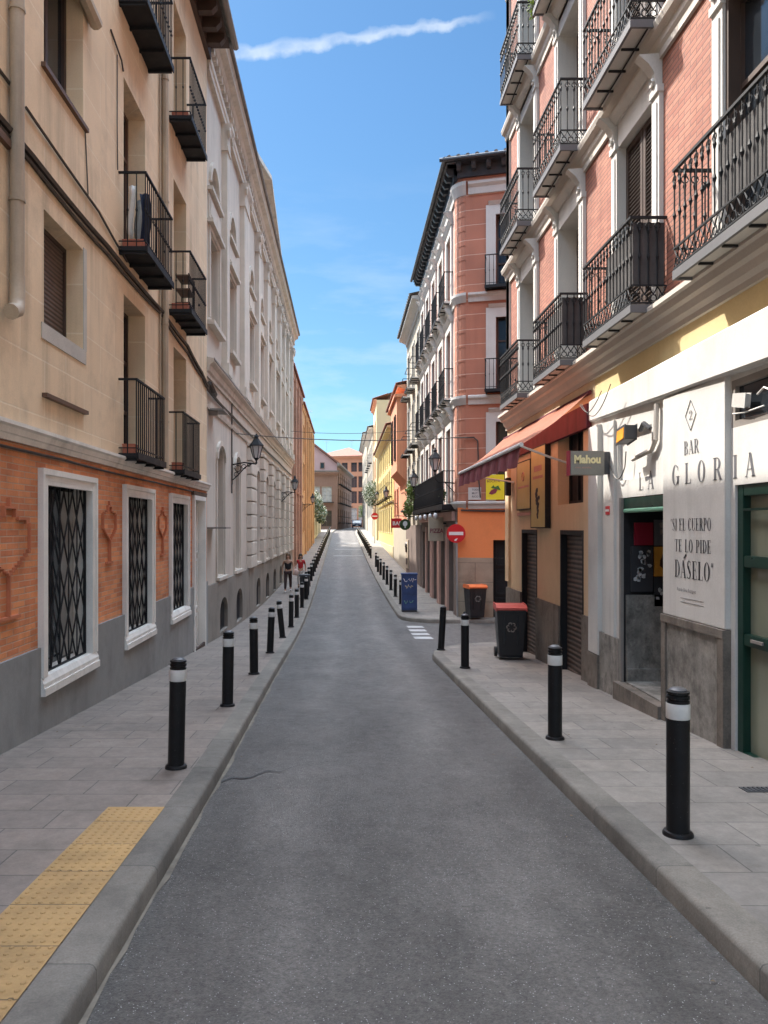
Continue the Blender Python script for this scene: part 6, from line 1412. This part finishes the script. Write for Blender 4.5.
def person(loc, H, label, topm, legm, hairm, sleeves, stride, bag=None, rot=0, longhair=True):
    r = thing('person', loc, label, 'person', None); s = H/1.68
    V = []; E_ = []; RD = []
    def add(p, rad, par=None):
        V.append((p[0]*s, p[1]*s, p[2]*s)); RD.append(rad*s if not isinstance(rad, tuple) else (rad[0]*s, rad[1]*s)); 
        if par is not None: E_.append((par, len(V)-1))
        return len(V)-1
    pel = add((0, 0, .93), (.145, .10)); wa = add((0, .0, 1.08), (.115, .085), pel); ch = add((0, .0, 1.28), (.145, .10), wa); nk = add((0, .0, 1.42), .055, ch)
    n2 = add((0, -.01, 1.49), .05, nk); h1 = add((0, -.02, 1.56), (.075, .085), n2); h2 = add((0, -.015, 1.64), (.07, .085), h1)
    J = {}
    for sd, st in ((-1, stride), (1, -stride)):
        hp = add((sd*.09, 0, .86), .085, pel); kn = add((sd*.10, -.04-st*.14, .48), .055, hp); an = add((sd*.10, .02-st*.30 if st > 0 else .16, .09 if st > 0 else .13), .036, kn); to = add((sd*.11, -.12-st*.30 if st > 0 else .04, .04), .033, an); J[sd] = (hp, kn, an)
        sh = add((sd*.17, 0, 1.38), .052, ch); el = add((sd*.24, .04+st*.05, 1.12), .038, sh); wr = add((sd*.25, -.08+st*.12, .90), .026, el); pm = add((sd*.25, -.10+st*.13, .83), (.034, .020), wr)
        for k in range(4): add((sd*.25, -.128+st*.13+.018*k, .745+.006*abs(k-1.5)), .0085, pm)
        add((sd*.225, -.135+st*.13, .80), .010, pm)
    b = skinned('body', V, E_, RD, skin, r)
    # trousers
    idx = lambda i: V[i]
    def scaled(pts, rad, nm, mt, edges): skinned(nm, pts, edges, rad, mt, r)
    tv = [(0, 0, .95*s), *(V[J[-1][0]], V[J[-1][1]], tuple(Vector(V[J[-1][2]])+Vector((0, 0, .05*s)))), *(V[J[1][0]], V[J[1][1]], tuple(Vector(V[J[1][2]])+Vector((0, 0, .05*s))))]
    scaled(tv, [(.155*s, .115*s), .10*s, .072*s, .052*s, .10*s, .072*s, .052*s], 'trousers', legm, [(0, 1), (1, 2), (2, 3), (0, 4), (4, 5), (5, 6)])
    tp = [(0, 0, .89*s), (0, 0, 1.10*s), (0, 0, 1.29*s), (0, 0, 1.39*s)]; te = [(0, 1), (1, 2), (2, 3)]; tr = [(.15*s, .115*s), (.128*s, .098*s), (.158*s, .112*s), (.09*s, .07*s)]
    for sd in (-1, 1):
        tp.append((sd*.16*s, 0, 1.37*s)); te.append((2, len(tp)-1)); tr.append(.062*s)
        if sleeves: tp.append((sd*.215*s, .02*s, 1.20*s)); te.append((len(tp)-2, len(tp)-1)); tr.append(.052*s)
    scaled(tp, tr, 'top', topm, te)
    m = MB(); m.ball((0, .012*s, 1.635*s), .092*s, .10*s, .095*s, 14, 10)
    if longhair:
        for dx in (-.06, 0, .06): m.tube([(dx*s, .075*s, 1.62*s), (dx*1.3*s, .09*s, 1.48*s), (dx*1.2*s, .085*s, 1.36*s)], [.045*s, .04*s, .015*s], 8)
    m.build('hair', hairm, None, smooth=True).parent = r
    m = MB(); m.tube([(0, -.095*s, 1.60*s), (0, -.118*s, 1.568*s), (0, -.10*s, 1.56*s)], [.008*s, .014*s, .006*s], 6); x = m.build('nose', skin, None, smooth=True); x.parent = r
    for sd in (-1, 1):
        m = MB(); m.ball((sd*.031*s, -.096*s, 1.60*s), .012*s, .006*s, .006*s, 8, 5); x = m.build('eye', hair_d, None, smooth=True); x.parent = r
        m = MB(); m.ball((sd*.085*s, .0, 1.59*s), .010*s, .018*s, .028*s, 8, 5); x = m.build('ear', skin, None, smooth=True); x.parent = r
        m = MB(); k = J[sd][2]; a = Vector(V[k]); m.tube([a+Vector((0, .04, -.035))*s, a+Vector((0, -.06, -.045))*s, a+Vector((0, -.17, -.06))*s], [.040*s, .046*s, .03*s], 8); x = m.build('shoe', trs_w if legm is trs_b else hair_b, None, smooth=True); x.parent = r
    m = MB(); m.ball((0, -.098*s, 1.535*s), .024*s, .006*s, .007*s, 8, 5); x = m.build('mouth', top_r if topm is not top_r else maroon_t, None, smooth=True); x.parent = r
    for ch_ in r.children: ch_.location = (0, 0, 0)
    r.rotation_euler = (0, 0, rot); return r
p1 = person((-2.42, 32.3, pz(0, 32.3)), 1.62, 'woman in a black sleeveless top and dark brown trousers walking on the left pavement', top_b, trs_b, hair_b, False, 1)
p2 = person((-1.98, 33.9, pz(0, 33.9)), 1.52, 'dark haired girl in a red top and white trousers walking beside the woman', top_r, trs_w, hair_d, True, -1, rot=.1)
for i, yl in enumerate((25.6, 27.2, 28.9, 30.7, 32.6)):
    t = thing('globe_lamp', (3.05, yl, 2.2), '%s small white globe lamp hanging under the long balcony' % ['nearest', 'second nearest', 'middle', 'second farthest', 'farthest'][i], 'lamp', 'globe lamps under the long balcony'); m = MB(); m.ball((3.05, yl, 2.08), .075, .075, .10, 10, 8); m.build('globe', sign_w, t, smooth=True); m = MB(); m.tube([(3.05, yl, 2.16), (3.05, yl, 2.27)], .02, 6); m.build('fitting', iron, t)
s = thing('shoulder_bag', (-2.2, 33.7, pz(0, 33.7)+.7), 'pale pink bag held between the two walkers', 'bag')
m = MB(); m.ball((-2.18, 33.70, pz(0, 33.7)+.74), .13, .07, .15, 12, 8); m.build('pouch', bag_m, s, smooth=True)
m = MB(); m.tube([(-2.28, 33.7, pz(0, 33.7)+.80), (-2.22, 33.72, pz(0, 33.7)+1.0), (-2.15, 33.75, pz(0, 33.7)+1.02), (-2.08, 33.7, pz(0, 33.7)+.80)], .012, 5); m.build('strap', bag_m, s)
